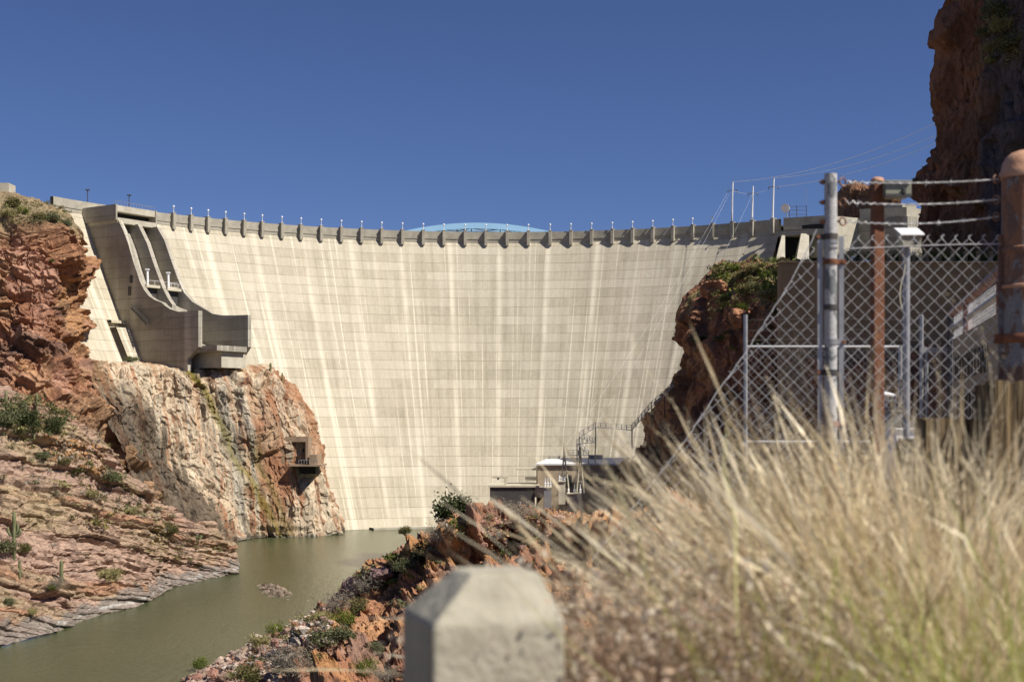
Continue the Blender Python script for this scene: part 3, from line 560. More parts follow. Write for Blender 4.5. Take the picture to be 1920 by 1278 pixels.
# --- right abutment hillside
def hillside():
    cols = [[(1180,1020,366),(1220,900,368),(1270,830,370),(1310,760,370),(1345,700,368),(1350,640,366),(1385,560,366),(1410,510,372)],
      [(1115,1030,352),(1150,900,354),(1208,830,354),(1250,752,354),(1284,692,352),(1282,588,352),(1320,528,354),(1352,496,360)],
      [(1200,1042,335),(1230,900,333),(1268,830,332),(1305,760,332),(1328,690,330),(1340,600,330),(1374,532,334),(1402,488,344)],
      [(1320,1071,300),(1340,900,300),(1370,830,300),(1392,765,299),(1408,695,298),(1425,615,299),(1448,545,305),(1472,489,318)],
      [(1450,1121,255),(1460,900,252),(1480,830,248),(1495,765,240),(1505,700,232),(1512,630,235),(1525,560,250),(1545,490,272)],
      [(1650,1182,215),(1650,900,216),(1650,830,216),(1650,770,216),(1650,710,216),(1650,660,228),(1650,580,240),(1650,489,252)],
      [(1900,1223,195),(1900,900,198),(1900,830,200),(1900,770,204),(1900,710,208),(1900,660,222),(1900,580,236),(1900,489,240)],
      [(2150,1259,180),(2150,900,182),(2150,830,186),(2150,770,190),(2150,710,196),(2150,660,210),(2150,580,226),(2150,489,232)]]
    C, n = loft(cols, 360, 340); p = C.copy(); z = p[..., 2]
    wp = p+np.stack([fbm(p*.1, 3, k+170) for k in (1, 2, 3)], -1)*1.6
    f1, e1, i1 = facet(wp*np.array((.1, .1, .08)), 600); f2, e2, i2 = facet(wp*np.array((.3, .3, .25)), 620); f3, e3, i3 = facet(wp*.8, 640)
    gr = smooth01(z, 52, 60); a = 1-.45*gr; d = a*(f1*1.8+f2*1.0+f3*.3+fbm(p*.05, 3, 633)*1.5); C = C+n*d[..., None]
    c = mixc(RED*1.0, ORANGE*.9, smooth01(fbm(p*.07, 4, 610), -.2, .4)); c = mixc(c, DARK*1.3, .6*smooth01(fbm(p*.1, 3, 615), 0, .4)); c = mixc(c, np.array((.27, .24, .1)), .8*gr*smooth01(fbm(p*.15, 3, 618), -.25, .15))
    return grid_obj('right_hillside', C, c, RM, 'dark red abutment hillside meeting the right end of the dam', 'hillside')
hillside()
# --- high cliff at the right edge
def right_cliff():
    cols = [[(1859,-260,273),(1839,-120,273),(1814,0,273),(1789,110,273),(1779,210,273),(1758,310,273),(1736,350,273),(1726,430,273),(1722,520,273)],
      [(1849,-260,266),(1829,-120,266),(1806,0,266),(1780,60,266),(1771,190,266),(1754,290,266),(1728,338,266),(1718,425,266),(1714,520,266)],
      [(1884,-300,258),(1864,-120,258),(1849,0,258),(1839,110,259),(1829,200,258),(1814,300,257),(1799,345,257),(1786,425,256),(1779,520,255)],
      [(1944,-350,250),(1924,-120,250),(1899,0,249),(1876,110,251),(1872,200,250),(1864,300,249),(1854,345,248),(1849,425,247),(1844,520,246)],
      [(2024,-450,244),(2004,-120,243),(1974,0,241),(1944,110,242),(1934,200,241),(1929,300,240),(1926,345,239),(1924,425,238),(1924,520,237)],
      [(2194,-1000,232),(2174,-320,231),(2134,0,230),(2114,110,229),(2104,200,228),(2094,300,227),(2094,345,226),(2094,425,225),(2094,520,224)],  # this and later columns lie out of view, raised to shade the retaining wall
      [(2614,-1500,190),(2614,-600,190),(2614,0,190),(2614,110,190),(2614,200,190),(2614,300,190),(2614,345,190),(2614,425,190),(2614,520,190)],
      [(3414,-2000,145),(3414,-800,145),(3414,0,145),(3414,110,145),(3414,200,145),(3414,300,145),(3414,345,145),(3414,425,145),(3414,560,145)]]
    C, n = loft(cols, 300, 440); p = C.copy(); X = CX+F*p[..., 0]/p[..., 1]
    wp = p+np.stack([fbm(p*.1, 3, k+270) for k in (1, 2, 3)], -1)*1.5
    f1, e1, i1 = facet(wp*np.array((.1, .1, .06)), 700); f2, e2, i2 = facet(wp*np.array((.3, .3, .17)), 720); f3, e3, i3 = facet(wp*np.array((.9, .9, .5)), 740)
    d = f1*1.8+f2*1.0+f3*.35+fbm(p*.04, 3, 733)*2; C = C+n*d[..., None]
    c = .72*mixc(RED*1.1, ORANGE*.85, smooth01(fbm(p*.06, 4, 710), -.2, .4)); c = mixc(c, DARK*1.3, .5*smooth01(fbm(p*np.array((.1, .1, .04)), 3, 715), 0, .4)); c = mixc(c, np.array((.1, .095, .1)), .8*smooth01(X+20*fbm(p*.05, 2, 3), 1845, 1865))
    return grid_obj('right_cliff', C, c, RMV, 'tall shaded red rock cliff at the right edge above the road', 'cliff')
right_cliff()
def far_outcrop():
    cols = [[(1572,420,470),(1571,395,470),(1574,372,470),(1580,362,472),(1585,360,490)], [(1585,420,448),(1585,395,450),(1586,368,452),(1590,352,455),(1595,352,490)], [(1605,420,440),(1605,395,442),(1606,370,444),(1608,350,448),(1612,352,490)],
      [(1625,420,436),(1625,395,438),(1626,372,440),(1628,356,444),(1630,358,490)], [(1650,420,432),(1650,395,434),(1650,372,436),(1650,346,440),(1652,350,490)], [(1690,420,430),(1690,395,431),(1690,380,432),(1690,365,436),(1692,368,490)]]
    C, n = loft(cols, 130, 110); p = C.copy(); f1, e, i = facet(p*np.array((.3, .3, .12)), 800); f2, e2, i2 = facet(p*np.array((.8, .8, .4)), 820); C = C+n*(f1*1.1+f2*.45)[..., None]
    c = mixc(np.array((.3, .16, .09)), DARK*1.8, smooth01(fbm(p*np.array((.4, .4, .1)), 3, 5), .1, .6)); return grid_obj('far_outcrop', C, c, RMV, 'small craggy brown rock outcrop behind the right end of the dam', 'outcrop')
far_outcrop()
def gravel_bar():
    cols = []
    for t in np.linspace(0, 1, 7):
        x0 = 472+88*t; y0 = 1096+24*t; w_ = 10*math.sin(math.pi*min(max(t, .02), .98))+1; Yc = water_Y(y0); r = []
        for s_ in np.linspace(-1, 1, 6): Yq = Yc+s_*w_; zq = -.5+.75*(1-s_*s_)*math.sin(math.pi*min(max(t, .05), .95)); r.append((x0+s_*4, HZ-F*(zq-HE)/Yq, Yq))
        cols.append(r)
    C, n = loft(cols, 130, 70); p = C.copy(); f1, e, i = facet(p*np.array((1.1, 1.1, 1.1)), 900); C[..., 2] += .38*f1; c = mixc(np.array((.12, .09, .07)), np.array((.3, .23, .17)), i)
    return grid_obj('gravel_bar', C, c, RM, 'low gravel bar of brown stones breaking the river surface', 'gravel bar')
gravel_bar()
# ================================================================= works at the foot and ends of the dam
bpy.context.view_layer.update()
M['brown_wall'] = simple('brown_concrete', (.3, .21, .12), (.22, .155, .09), .4, .9, bump=.3, bs=2)
M['tan_wall'] = simple('tan_concrete', (.46, .36, .25), (.37, .29, .2), .6, .9)
M['roof_white'] = simple('white_roof', (.82, .82, .8), (.7, .7, .68), .3, .6)
M['wire'] = simple('galvanised_wire', (.74, .74, .72), (.5, .5, .5), 30, .45, .2)
M['rust'] = simple('rust', (.24, .1, .05), (.15, .065, .035), 12, .85, bump=.3)
M['wood'] = simple('weathered_timber', (.26, .2, .12), (.16, .12, .07), 6, .9)
ph = empty('powerhouse', P(1085, 965, 350), 'tan powerhouse block with a flat white roof at the foot of the dam', 'powerhouse')
PB(MB(), 1008, 1152, 871, 1010, 350, 20).build('wall', M['tan_wall'], ph); MB().hexa([P(1004, 871.6, 349.4), P(1160, 871.6, 349.4), P(1180, 860.5, 371), P(1030, 860.5, 371), P(1004, 868.6, 349.4), P(1160, 868.6, 349.4), P(1180, 857.5, 371), P(1030, 857.5, 371)]).build('roof', M['roof_white'], ph)
PB(MB(), 1150, 1215, 872, 1010, 352.5, 15, 3).build('side_wing', M['tan_wall'], ph); PB(MB(), 1030, 1050, 854, 860, 366, 5).build('roof_vent', M['parapet'], ph); PB(MB(), 1105, 1130, 853, 860, 366, 5).build('roof_vent', M['parapet'], ph)
PB(MB(), 967, 1008, 877.5, 881, 352, 5).build('canopy', M['cream'], ph); PB(MB(), 985, 1008, 895, 900, 351, 5).build('canopy', M['cream'], ph)
for k in range(4): PB(MB(), 1060+k*20, 1072+k*20, 890, 912, 349.86, .2).build('window', M['glass'], ph)
lw = empty('transformer_deck', P(960, 1000, 344), 'lower block with recess shade painted dark and a cream deck left of the powerhouse', 'concrete deck')
PB(MB(), 918.5, 1003, 913, 1010, 344, 14).build('recess_shade', M['dark_steel'], lw); PB(MB(), 916, 1012, 909.6, 913, 343.6, 15).build('deck', M['cream'], lw)  # the front is flat; recess shade is put into its dark colour
PB(MB(), 1003.5, 1020, 913.3, 932, 343.8, 8).build('side_block', M['parapet'], lw); PB(MB(), 918.8, 928, 948, 1010, 342.5, 1.4).build('pier', M['conc_lit'], lw)
cr_ = empty('hoist_crane', P(947, 909.6, 346), 'small cream hoist crane standing on the deck left of the powerhouse', 'crane')
MB().bar(P(947, 909.6, 346), P(948, 895, 346), .7).build('mast', M['cream'], cr_); MB().bar(P(923, 894, 346), P(952, 895, 346), .5).build('jib', M['cream'], cr_); MB().bar(P(934, 895, 346), P(934, 899, 346), .5).build('trolley', M['dark_steel'], cr_)
for k, (ax, ay, lx, rx, ly, nm) in enumerate(((1058, 836, 1051, 1066, 912, 'left'), (1088, 838, 1081, 1095, 925, 'right'))):
    e_ = empty('lattice_tower', P((lx+rx)/2, ly, 340), f'slender cream lattice tower in front of the powerhouse, {nm} of the two', 'tower', 'cream A-frame towers by the powerhouse')
    for x0, nm2 in ((lx, 0), (rx, 1)): MB().tube([P(x0, ly, 340), P(ax+(nm2*2-1), ay+22, 340), P(ax, ay, 340)], .19, 5).build('tower_leg', M['cream'], e_)
    for f in (.35, .55, .75, .9):
        yy = ly+(ay+22-ly)*f; MB().bar(P(lx+(ax-1-lx)*f, yy, 340), P(rx+(ax+1-rx)*f, yy, 340), .22).build('cross_brace', M['cream'], e_)
for k, (x0, x1, y0, y1, mt, lb) in enumerate(((1047, 1060, 903, 925, 'cream', 'cream steel cabinet at the foot of the left lattice tower'), (1020, 1034, 914, 934, 'galv', 'grey transformer beside the cream deck'), (1064, 1090, 926, 938, 'conc_lit', 'pale low concrete plinth below the right lattice tower'))):
    e_ = empty('switchgear', P((x0+x1)/2, y1+20, 338), lb, 'electrical cabinet'); PB(MB(), x0, x1, y0, y1+20, 338, 4).build('cabinet', M[mt], e_); PB(MB(), x0-.8, x1+.8, y0-1.4, y0, 337.7, 4.6).build('lid', M['cream'], e_)
    mb = MB()
    for j in range(3): MB().lathe(P(x0+2+j*(x1-x0-4)/2, y0-1.4, 340), [(.18, 0), (.3, .3), (.16, .5), (.3, .8), (.12, 1.2), (.1, 2.2)], 6).build('bushing', M['white_paint'], e_)
def stair(pts, Y, lab, wd=1.4):
    thin = .6
    e_ = empty('steel_stair', P(*pts[0], Y), lab, 'staircase')
    for a, b in zip(pts[:-1], pts[1:]):
        A, B = P(*a, Y), P(*b, Y); mb = MB(); n = max(4, int(np.linalg.norm(B-A)/.6))
        for dy in (0, wd): mb.bar(A+np.array((0, dy, 0)), B+np.array((0, dy, 0)), .13); mb.tube([A+np.array((0, dy, 1.2)), B+np.array((0, dy, 1.2))], .045, 4); mb.tube([A+np.array((0, dy, .6)), B+np.array((0, dy, .6))], .03, 4)
        for k in range(n+1):
            q = A+(B-A)*k/n; mb.box(q+np.array((0, wd/2, .1)), (.3, wd, .06))
            if k % 2 == 0:
                for dy in (0, wd): mb.tube([q+np.array((0, dy, 0)), q+np.array((0, dy, 1.2))], .06, 4)
        mb.build('stair_flight', M['galv'], e_)
    for a in pts[1:-1]:
        A = P(*a, Y); MB().tube([A, A+np.array((0, 0, -5))], .15, 5).build('support_post', M['dark_steel'], e_)
stair([(1065, 853), (1104, 853), (1082, 832), (1116, 829), (1086, 820), (1117, 801), (1185, 806), (1222, 762), (1246, 742), (1264, 722)], 338, 'dark zigzag steel staircase climbing the rock above the powerhouse', 1.2)
M['ruin'] = simple('stained_concrete', (.36, .26, .175), (.26, .18, .12), .8, .95, bump=.6, bs=3)
oh = empty('outlet_house', P(560, 892, 352), 'small concrete outlet structure with round pipe openings set into the stained cliff', 'outlet structure')
Yo = float(at(540, 850, 'stained_cliff')[1])-.2
PB(MB(), 531, 578, 818, 828, Yo, 9).build('head_beam', M['ruin'], oh); PB(MB(), 527, 533, 826, 880, Yo, 9).build('side_wall', M['ruin'], oh); PB(MB(), 573, 578, 828, 872, Yo, 9).build('side_wall', M['ruin'], oh)
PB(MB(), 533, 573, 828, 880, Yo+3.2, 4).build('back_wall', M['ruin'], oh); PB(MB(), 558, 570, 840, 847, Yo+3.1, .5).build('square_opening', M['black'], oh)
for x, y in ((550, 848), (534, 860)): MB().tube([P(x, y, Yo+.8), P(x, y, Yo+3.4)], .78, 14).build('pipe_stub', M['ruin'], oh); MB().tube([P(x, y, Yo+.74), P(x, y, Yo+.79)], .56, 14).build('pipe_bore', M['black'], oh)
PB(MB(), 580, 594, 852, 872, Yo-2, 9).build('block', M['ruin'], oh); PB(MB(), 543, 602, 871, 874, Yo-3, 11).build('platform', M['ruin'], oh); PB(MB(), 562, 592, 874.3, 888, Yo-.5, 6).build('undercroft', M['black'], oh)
mb = MB()
for k in range(8): mb.tube([P(560+k*5, 871, Yo-2.8), P(560+k*5, 862, Yo-2.8)], .06, 4)
mb.tube([P(560, 862, Yo-2.8), P(596, 862, Yo-2.8)], .06, 4); mb.build('railing', M['galv'], oh)
ld = empty('ladder', P(645, 998, 372), 'thin steel ladder leaning down to the water at the left foot of the dam', 'ladder')
for d_ in (0, 4): MB().tube([P(632+d_, 972, 371), P(645+d_*.7, 998, 371)], .1, 5).build('rail', M['dark_steel'], ld)
for k in range(8): MB().tube([P(632+13*k/8, 972+26*k/8, 371), P(636+12*k/8, 972+26*k/8, 371)], .06, 4).build('rung', M['dark_steel'], ld)
# poles and lines at the right end of the crest
PXS = ((1374, 341, 'leftmost of three, above the right part of the crest'), (1412, 349, 'middle of the three above the crest'), (1451, 334, 'rightmost of the three, beside the gatehouse')); tops = []
for px, py, lb in PXS:
    th = theta_px(px); b = DP(th, .75, ZT+.34); Yp = b[1]; t = P(px, py, Yp); e_ = empty('line_pole', b, 'white transmission pole, '+lb, 'utility pole', 'white line poles on the dam')
    MB().tube([b, b+(t-b)*.3, t], [.32, .26, .2], 8).build('pole', M['white_paint'], e_); a = b+(t-b)*.78
    MB().tube([a+np.array((-1.4, 0, 0)), a+np.array((1.3, 0, .2))], .1, 5).build('crossarm', M['dark_steel'], e_)
    for dx in (-1.3, 1.2): MB().tube([a+np.array((dx, 0, 0)), a+np.array((dx*1.15, -.2, -.7))], .12, 5).build('insulator', M['dark_steel'], e_)
    tops.append((t, a))
wl = simple('line_wire', (.72, .72, .72), (.62, .62, .62), 1, .6)
def wire(a, b, sag, lab, r=.034):
    pts = [a+(b-a)*k/16-np.array((0, 0, 4*sag*(k/16)*(1-k/16))) for k in range(17)]; o = MB().tube(pts, r, 4).build('power_line', wl); tag(o, lab, 'power line', 'power lines above the dam')
far = [P(1765, 226, 345), P(1760, 244, 345), P(1765, 250, 340), P(1770, 262, 335)]
wire(tops[0][0], far[0], 3, 'uppermost pale wire from the leftmost white pole to the right cliff', .05); wire(tops[2][0], far[2], 2, 'pale wire from the tip of the rightmost white pole to the right cliff', .05)
wire(tops[0][1], tops[1][1], .3, 'pale wire between the leftmost and middle white poles'); wire(tops[1][1], tops[2][1], .3, 'pale wire between the middle and rightmost white poles'); wire(tops[2][1], far[3], 2, 'lowest pale wire running from the rightmost pole arm to the right cliff', .05)
for k, (a, x, y, nm) in enumerate(((tops[0][1]+np.array((-1.4, 0, -.5)), 1058, 838, 'left'), (tops[0][1]+np.array((-1.0, 0, -.9)), 1088, 840, 'right'))): wire(a, P(x, y, 340), 2.5, f'pale wire sloping from the leftmost white pole down to the {nm} lattice tower', .016)
wire(tops[1][1], P(1140, 868, 350), 2.5, 'pale wire sloping from the middle white pole to the powerhouse roof', .016)
e_ = empty('dish_antenna', P(1474, 406, 400), 'round pale microwave dish on a post above the right gatehouse', 'antenna'); c = P(1472, 390, 400)
dv = np.array((-.35, -.93, 0)); MB().tube([c+dv*.1, c-dv*.55, c-dv*.8], [1.22, 1.22, .5], 18).build('dish', simple('dish_cover', (.6, .56, .55), (.5, .46, .45), 1, .7), e_); MB().tube([P(1476, 408, 400.8), c-dv*.6], .16, 6).build('post', M['galv'], e_)
e_ = empty('antenna_frame', P(1496, 406, 401), 'dark lattice antenna frame beside the pale dish on the gatehouse', 'antenna'); mb = MB()
for x in (1480, 1494, 1512): MB().tube([P(x, 407, 401), P(x, 385, 401)], .1, 5).build('upright', M['dark_steel'], e_)
for y in (387, 394, 402): MB().tube([P(1479, y, 401), P(1513, y, 401)], .07, 4).build('crossbar', M['dark_steel'], e_)
MB().tube([P(1511.5, 406, 401), P(1512.5, 353, 401)], .05, 4).build('whip_aerial', M['galv'], e_)
# retaining wall and guard posts along the road
rw = PB(MB(), 1464, 2150, 492, 760, 225, 3).build('retaining_wall', M['brown_wall']); tag(rw, 'long brown concrete retaining wall below the road at the right', 'retaining wall')
o = PB(MB(), 1462, 2152, 489.6, 491.8, 224.6, 4).build('wall_coping', M['tan_wall'], rw)
road = fast_mesh('road', [P(1460, 491, 228.2), P(2300, 491, 228.2), P(2300, 491, 250)*np.array((1, 1, 1)), P(1460, 491, 262)], [(0, 1, 2, 3)], mat=simple('asphalt', (.06, .06, .06))); o = bpy.data.objects.new('road', road); COL.objects.link(o); tag(o, 'road on top of the brown retaining wall', 'road', kind='structure')
gp0 = None
for k in range(13):
    b = P(1592+k*24.2, 489.8, 226.5)
    if gp0 is None:
        gp0 = empty('guard_post', b, 'x', 'guard post', 'timber guard posts along the road'); MB().box(b+np.array((0, 0, .75)), (.62, .5, 1.5)).build('post', M['wood'], gp0, bevel=.05); MB().box(b+np.array((0, 0, 1.53)), (.5, .4, .06)).build('post_cap', M['tan_wall'], gp0); o = gp0
    else: o = copy_tree(gp0, b)
    o['label'] = f'{ORD[k]} timber guard post from the left along the retaining wall'
# ================================================================= foreground: compound fence
FY = 7.5; GZ = HE-1.5
def FP(px, py, Y=FY): return P(px, py, Y)
def paint_mat(name, paint, under, rustc, lo=.5):
    m = NT(name); p = m.pos(); a = m.noise(m.vscale(p, (9, 9, 5)), 1, 5, .65, .6); b = m.noise(m.vscale(p, (5, 5, 2.2)), 1.3, 4, .6, .4)
    c = m.mix(m.ramp(a, [(lo, 0), (lo+.03, 1)]), paint, under); c = m.mix(m.ramp(b, [(.52, 0), (.56, 1)]), c, rustc); c = m.mix(1., c, m.ramp(m.noise(p, 60, 4), [(.3, .75), (.7, 1.15)]), 'MULTIPLY')
    m.set(Base_Color=c, Roughness=.65, Specular_IOR_Level=.35); m.bump(m.math('ADD', m.ramp(a, [(lo-.02, 0), (lo+.05, 1)]), m.ramp(b, [(.53, 0), (.62, .7)])), .5, .004); return m.m
M['peel'] = paint_mat('peeling_grey_paint', (.46, .455, .44), (.18, .19, .19), (.5, .27, .18), .53)
M['pipe'] = paint_mat('rusting_pipe', (.23, .225, .225), (.17, .1, .07), (.27, .13, .07), .47)
M['orange'] = simple('faded_orange_paint', (.6, .36, .23), (.46, .24, .14), 14, .6, bump=.2)
M['pink'] = paint_mat('faded_pink_paint', (.36, .22, .2), (.3, .32, .36), (.25, .1, .06), .56)
def post(name, px, ptop, r, mat, label, Y=FY, cat='fence post', n=18):
    b = P(px, 790, Y); b[2] = GZ; t = P(px, ptop, Y); e_ = empty(name, b, label, cat); MB().tube([b, t], r, n).build('pipe', mat, e_, smooth=True); return e_
lp = post('gate_post', 1557.5, 326, .0335, M['peel'], 'tall round gate post with peeling grey and pink paint')
MB().lathe(FP(1557.5, 326.5), [(.0335, -.004), (.029, 0), (.026, .002)], 18).build('post_rim', M['dark_steel'], lp, smooth=True)
def band(y, h, side, mat, par, px=1557.5, r=.0335):
    c = FP(px, y); MB().lathe(c, [(r+.004, -h/2), (r+.005, h/2)], 18).build('band', mat, par, smooth=True)
    if side:
        MB().box(c+np.array((side*(r+.022), 0, 0)), (.05, .012, h*.95)).build('clamp', mat, par); MB().tube([c+np.array((side*(r+.034), -.016, 0)), c+np.array((side*(r+.034), .012, 0))], .011, 6).build('bolt', M['rust'], par)
for y, h, sd, mt in ((444, .03, -1, 'dark_steel'), (454, .022, 0, 'galv'), (465, .012, 0, 'galv'), (491, .028, 1, 'rust'), (576, .028, 0, 'dark_steel'), (641, .03, 1, 'galv'), (698, .03, -1, 'dark_steel'), (794, .028, 1, 'pink'), (826, .022, 0, 'galv')): band(y, h, sd, M[mt], lp)
rp = post('corner_post', 1922, 322, .119, M['pipe'], 'thick rusty round corner post with an orange domed cap at the right edge', n=32)
MB().lathe(FP(1922, 322), [(.129, -.035), (.131, -.005), (.124, .005), (.118, .04), (.1, .075), (.07, .1), (.035, .112), (.004, .115)], 32).build('domed_cap', M['orange'], rp, smooth=True)
for y, h, mt in ((538, .02, 'orange'), (470, .035, 'pipe'), (635, .05, 'rust')):
    MB().lathe(FP(1922, y), [(.121, -h/2), (.128, -h/3), (.128, h/3), (.121, h/2)], 32).build('collar', M[mt], rp, smooth=True)
    if y > 600: MB().box(FP(1872, y), (.04, .03, .05)).build('clamp', M['rust'], rp)
# chain link
def chain(mb, O, ux, W, top, bottom, keep=None, hw=.0369, r=.0017, barbs=True, n=5):
    """O: origin at the left, ux: unit vector along the fence, woven wires hanging from height top to bottom (absolute z)."""
    uy = np.array((-ux[1], ux[0], 0)); k = 0
    while k*hw < W:
        x0 = k*hw; run = []; z = top; j = 0; runs = []
        while z > bottom:
            odd = (j+k) % 2; x = x0+odd*hw; dpt = (.0022 if odd else -.0022); q = O+ux*x+uy*dpt; q = np.array((q[0], q[1], z))+np.array(rng.normal(0, .0009, 3))
            if keep is None or keep(q): run.append(q)
            elif run: runs.append(run); run = []
            j += 1; z = top-j*hw
        if run: runs.append(run)
        for rn in runs:
            if len(rn) < 2: continue
            if barbs and (k % 2 == 0 or keep is not None): d = rn[0]-rn[1]; rn = [rn[0]+np.array((-d[0]*.35, 0, abs(d[2])*.55)), rn[0]+np.array((d[0]*.05, .003, .012))]+rn
            elif barbs: d = rn[0]-rn[1]; rn = [rn[0]+np.array((d[0]*.35, 0, .018)), rn[0]+np.array((0, -.003, .008))]+rn
            mb.tube(rn, r, n, caps=False)
        k += 1
    return mb
UX = np.array((1., 0, 0))
gl = empty('chain_link_gate', (FP(1720, 800)[0], FY, GZ), 'galvanised chain link panel between the peeling post and the thick corner post', 'fence panel')
a = FP(1583, 447); chain(MB(), a, UX, (1873-1583)/F*FY, a[2], GZ+.04).build('chain_link_mesh', M['wire'], gl, smooth=True)
for px, y0, wd, mt in ((1577.5, 443, .026, 'galv'), (1876, 440, .026, 'pipe')): t = FP(px, y0); MB().box((t[0], FY, (t[2]+GZ)/2), (wd, .008, t[2]-GZ)).build('tension_bar', M[mt], gl)
MB().tube([FP(1580, 466, FY-.004), FP(1640, 464, FY-.004), FP(1720, 460.5, FY-.004), FP(1800, 458, FY-.004), FP(1876, 457, FY-.004)], .0026, 5).build('tension_wire', M['wire'], gl, smooth=True)
gw = empty('chain_link_wing', (FP(1440, 800)[0], FY, GZ), 'chain link wing panel with a slanting frayed top edge, left of the peeling post', 'fence panel')
ex = np.array((1533, 1487, 1438, 1398, 1370, 1338, 1300, 1258, 1180, 1100)); ey = np.array((428, 520, 600, 660, 700, 745, 800, 860, 960, 1060))
def keepw(q): x = CX+F*q[0]/q[1]; y = HZ-F*(q[2]-HE)/q[1]; return x < 1537 and x > np.interp(y, ey, ex)-2
a = FP(1098, 430); chain(MB(), a, UX, (1537-1098)/F*FY, a[2], GZ+.04, keepw).build('chain_link_mesh', M['wire'], gw, smooth=True)
t = FP(1537.5, 440); MB().box((t[0], FY, (t[2]+GZ)/2), (.025, .008, t[2]-GZ)).build('tension_bar', M['galv'], gw)
pts = [FP(np.interp(y, ey, ex)+rng.normal(0, 1.2), y, FY-.003) for y in np.arange(430, 1060, 9)]; MB().tube(pts, .0028, 5).build('selvage_wire', M['wire'], gw, smooth=True)
# barbed wire with eye bolts
for k, (yl, yr, lb) in enumerate(((341, 336, 'top'), (379, 374, 'middle'), (415, 406, 'lowest'))):
    A, B = FP(1580, yl), FP(1868, yr); e_ = empty('barbed_wire', (A+B)/2, f'{lb} strand of barbed wire strung from the peeling post to the corner post', 'barbed wire', 'barbed wire strands above the gate')
    n = 150; L = B-A; sag = .012+.006*k
    for ph_ in (0, math.pi):
        pts = []
        for i in range(n+1):
            t = i/n; wob = .0035*math.exp(-t*7)*math.sin(i*.9+k*2)*(2.5 if k != 1 else 3); c = A+np.array((.02, 0, 0))+L*t*.985-np.array((0, 0, 4*sag*t*(1-t)))+np.array((0, 0, wob)); an = 2*math.pi*t*34+ph_; pts.append(c+np.array((0, .0032*math.cos(an), .0032*math.sin(an))))
        MB().tube(pts, .0022, 5).build('strand', M['wire'], e_, smooth=True)
    for i in range(6):
        t = (i+.35+.25*k)/6.2; c = A+L*t-np.array((0, 0, 4*sag*t*(1-t))); mb = MB()
        for q in range(2): an = rng.uniform(0, 3); d = np.array((rng.normal(0, .3), math.cos(an), math.sin(an))); d /= np.linalg.norm(d); mb.tube([c-d*.016+np.array((q*.006, 0, 0)), c+np.array((q*.006, .003, 0)), c+d*.016+np.array((q*.006, 0, 0))], [.0008, .0016, .0008], 4)
        mb.build('barb', M['wire'], e_)
    for P_, sx in ((A, 1), (B, -1)):
        q = P_.copy(); MB().torus(q, .021, .0052, M=np.array(Matrix.Rotation(.5*(1 if k != 1 else -1.9), 3, 'Z'))).build('eye_bolt', simple('bolt_rust', (.3, .2, .15), (.2, .1, .06), 40, .6, .4), e_, smooth=True)
        if sx > 0: MB().tube([q-np.array((.02, 0, 0)), q-np.array((.125, 0, .001))], .006, 6).build('bolt_shank', M['rust'], e_); MB().tube([q-np.array((.1, 0, .001)), q-np.array((.114, 0, .001))], .014, 6).build('nut', M['rust'], e_)
# rusty square post with a grey box
e_ = empty('square_post', (P(1645, 790, 8.6)[0], 8.6, GZ), 'brown rusty square steel post carrying a grey box', 'post'); t = P(1645, 341, 8.6)
MB().box((t[0], 8.6, (t[2]+GZ)/2), (.066, .066, t[2]-GZ), rz=.12).build('column', M['rust'], e_, bevel=.005); MB().lathe(t, [(.04, 0), (.041, .012), (.034, .022), (.02, .028)], 12).build('cap', M['orange'], e_, smooth=True)
o = PB(MB(), 1661, 1709, 340, 366, 8.5, .16).build('junction_box', simple('grey_green_box', (.3, .3, .22), (.24, .24, .18), 8, .5)); tag(o, 'grey green metal box on an arm at the top of the brown square post', 'equipment box')
PB(MB(), 1659.5, 1710.5, 337.6, 340.2, 8.48, .19).build('lid', simple('box_lid', (.36, .36, .3), (.3, .3, .26), 8, .5), o); PB(MB(), 1660, 1710, 363, 369, 8.485, .02).build('flange', M['dark_steel'], o); PB(MB(), 1694, 1699, 352, 362, 8.48, .02).build('latch', M['dark_steel'], o); PB(MB(), 1650, 1664, 347, 359, 8.58, .06).build('arm', M['dark_steel'], o)
# floodlight-like housing on a grey pole
e_ = post('sensor_pole', 1699.5, 462, .0235, M['galv'], 'grey pole carrying a sensor housing with a top coloured sunlit white', 9.5, 'pole'); hs = []
for px, py, Y in ((1683, 458, 9.5), (1694, 463, 9.3), (1726, 463, 9.36), (1716, 458, 9.58), (1680, 430, 9.52), (1690, 442, 9.28), (1729, 442, 9.34), (1718.5, 430, 9.6)): hs.append(P(px, py, Y))
o = MB().hexa([hs[1], hs[2], hs[3], hs[0], hs[5], hs[6], hs[7], hs[4]]).build('sensor_housing', simple('housing_grey', (.3, .29, .22), (.24, .23, .18), 8, .5)); tag(o, 'small housing with a sloping lid coloured sunlit white on top of the grey pole', 'sensor housing')
up = np.array((0, -.002, .012)); lid = [hs[4], hs[7], hs[6], hs[5]]; MB().hexa([hs[5]+np.array((-.01, -.02, .002)), hs[6]+np.array((.01, -.02, .002)), hs[7]+np.array((.01, .01, .002)), hs[4]+np.array((-.01, .01, .002)), hs[5]+np.array((-.01, -.02, .012)), hs[6]+np.array((.01, -.02, .012)), hs[7]+np.array((.01, .01, .012)), hs[4]+np.array((-.01, .01, .012))]).build('lid', M['white_paint'], o)  # glare of the sunlit lid is put into its white colour
c = hs[2]*.35+hs[6]*.65+(hs[1]-hs[2])*.3; MB().tube([c+np.array((0, .01, -.02)), c+np.array((0, -.012, -.02))], .012, 8).build('lens', M['glass'], o)
MB().tube([P(1692+5*math.sin(k*.9), 468+k*16, 9.44) for k in range(8)], .005, 5).build('conduit', M['cream'], e_, smooth=True)
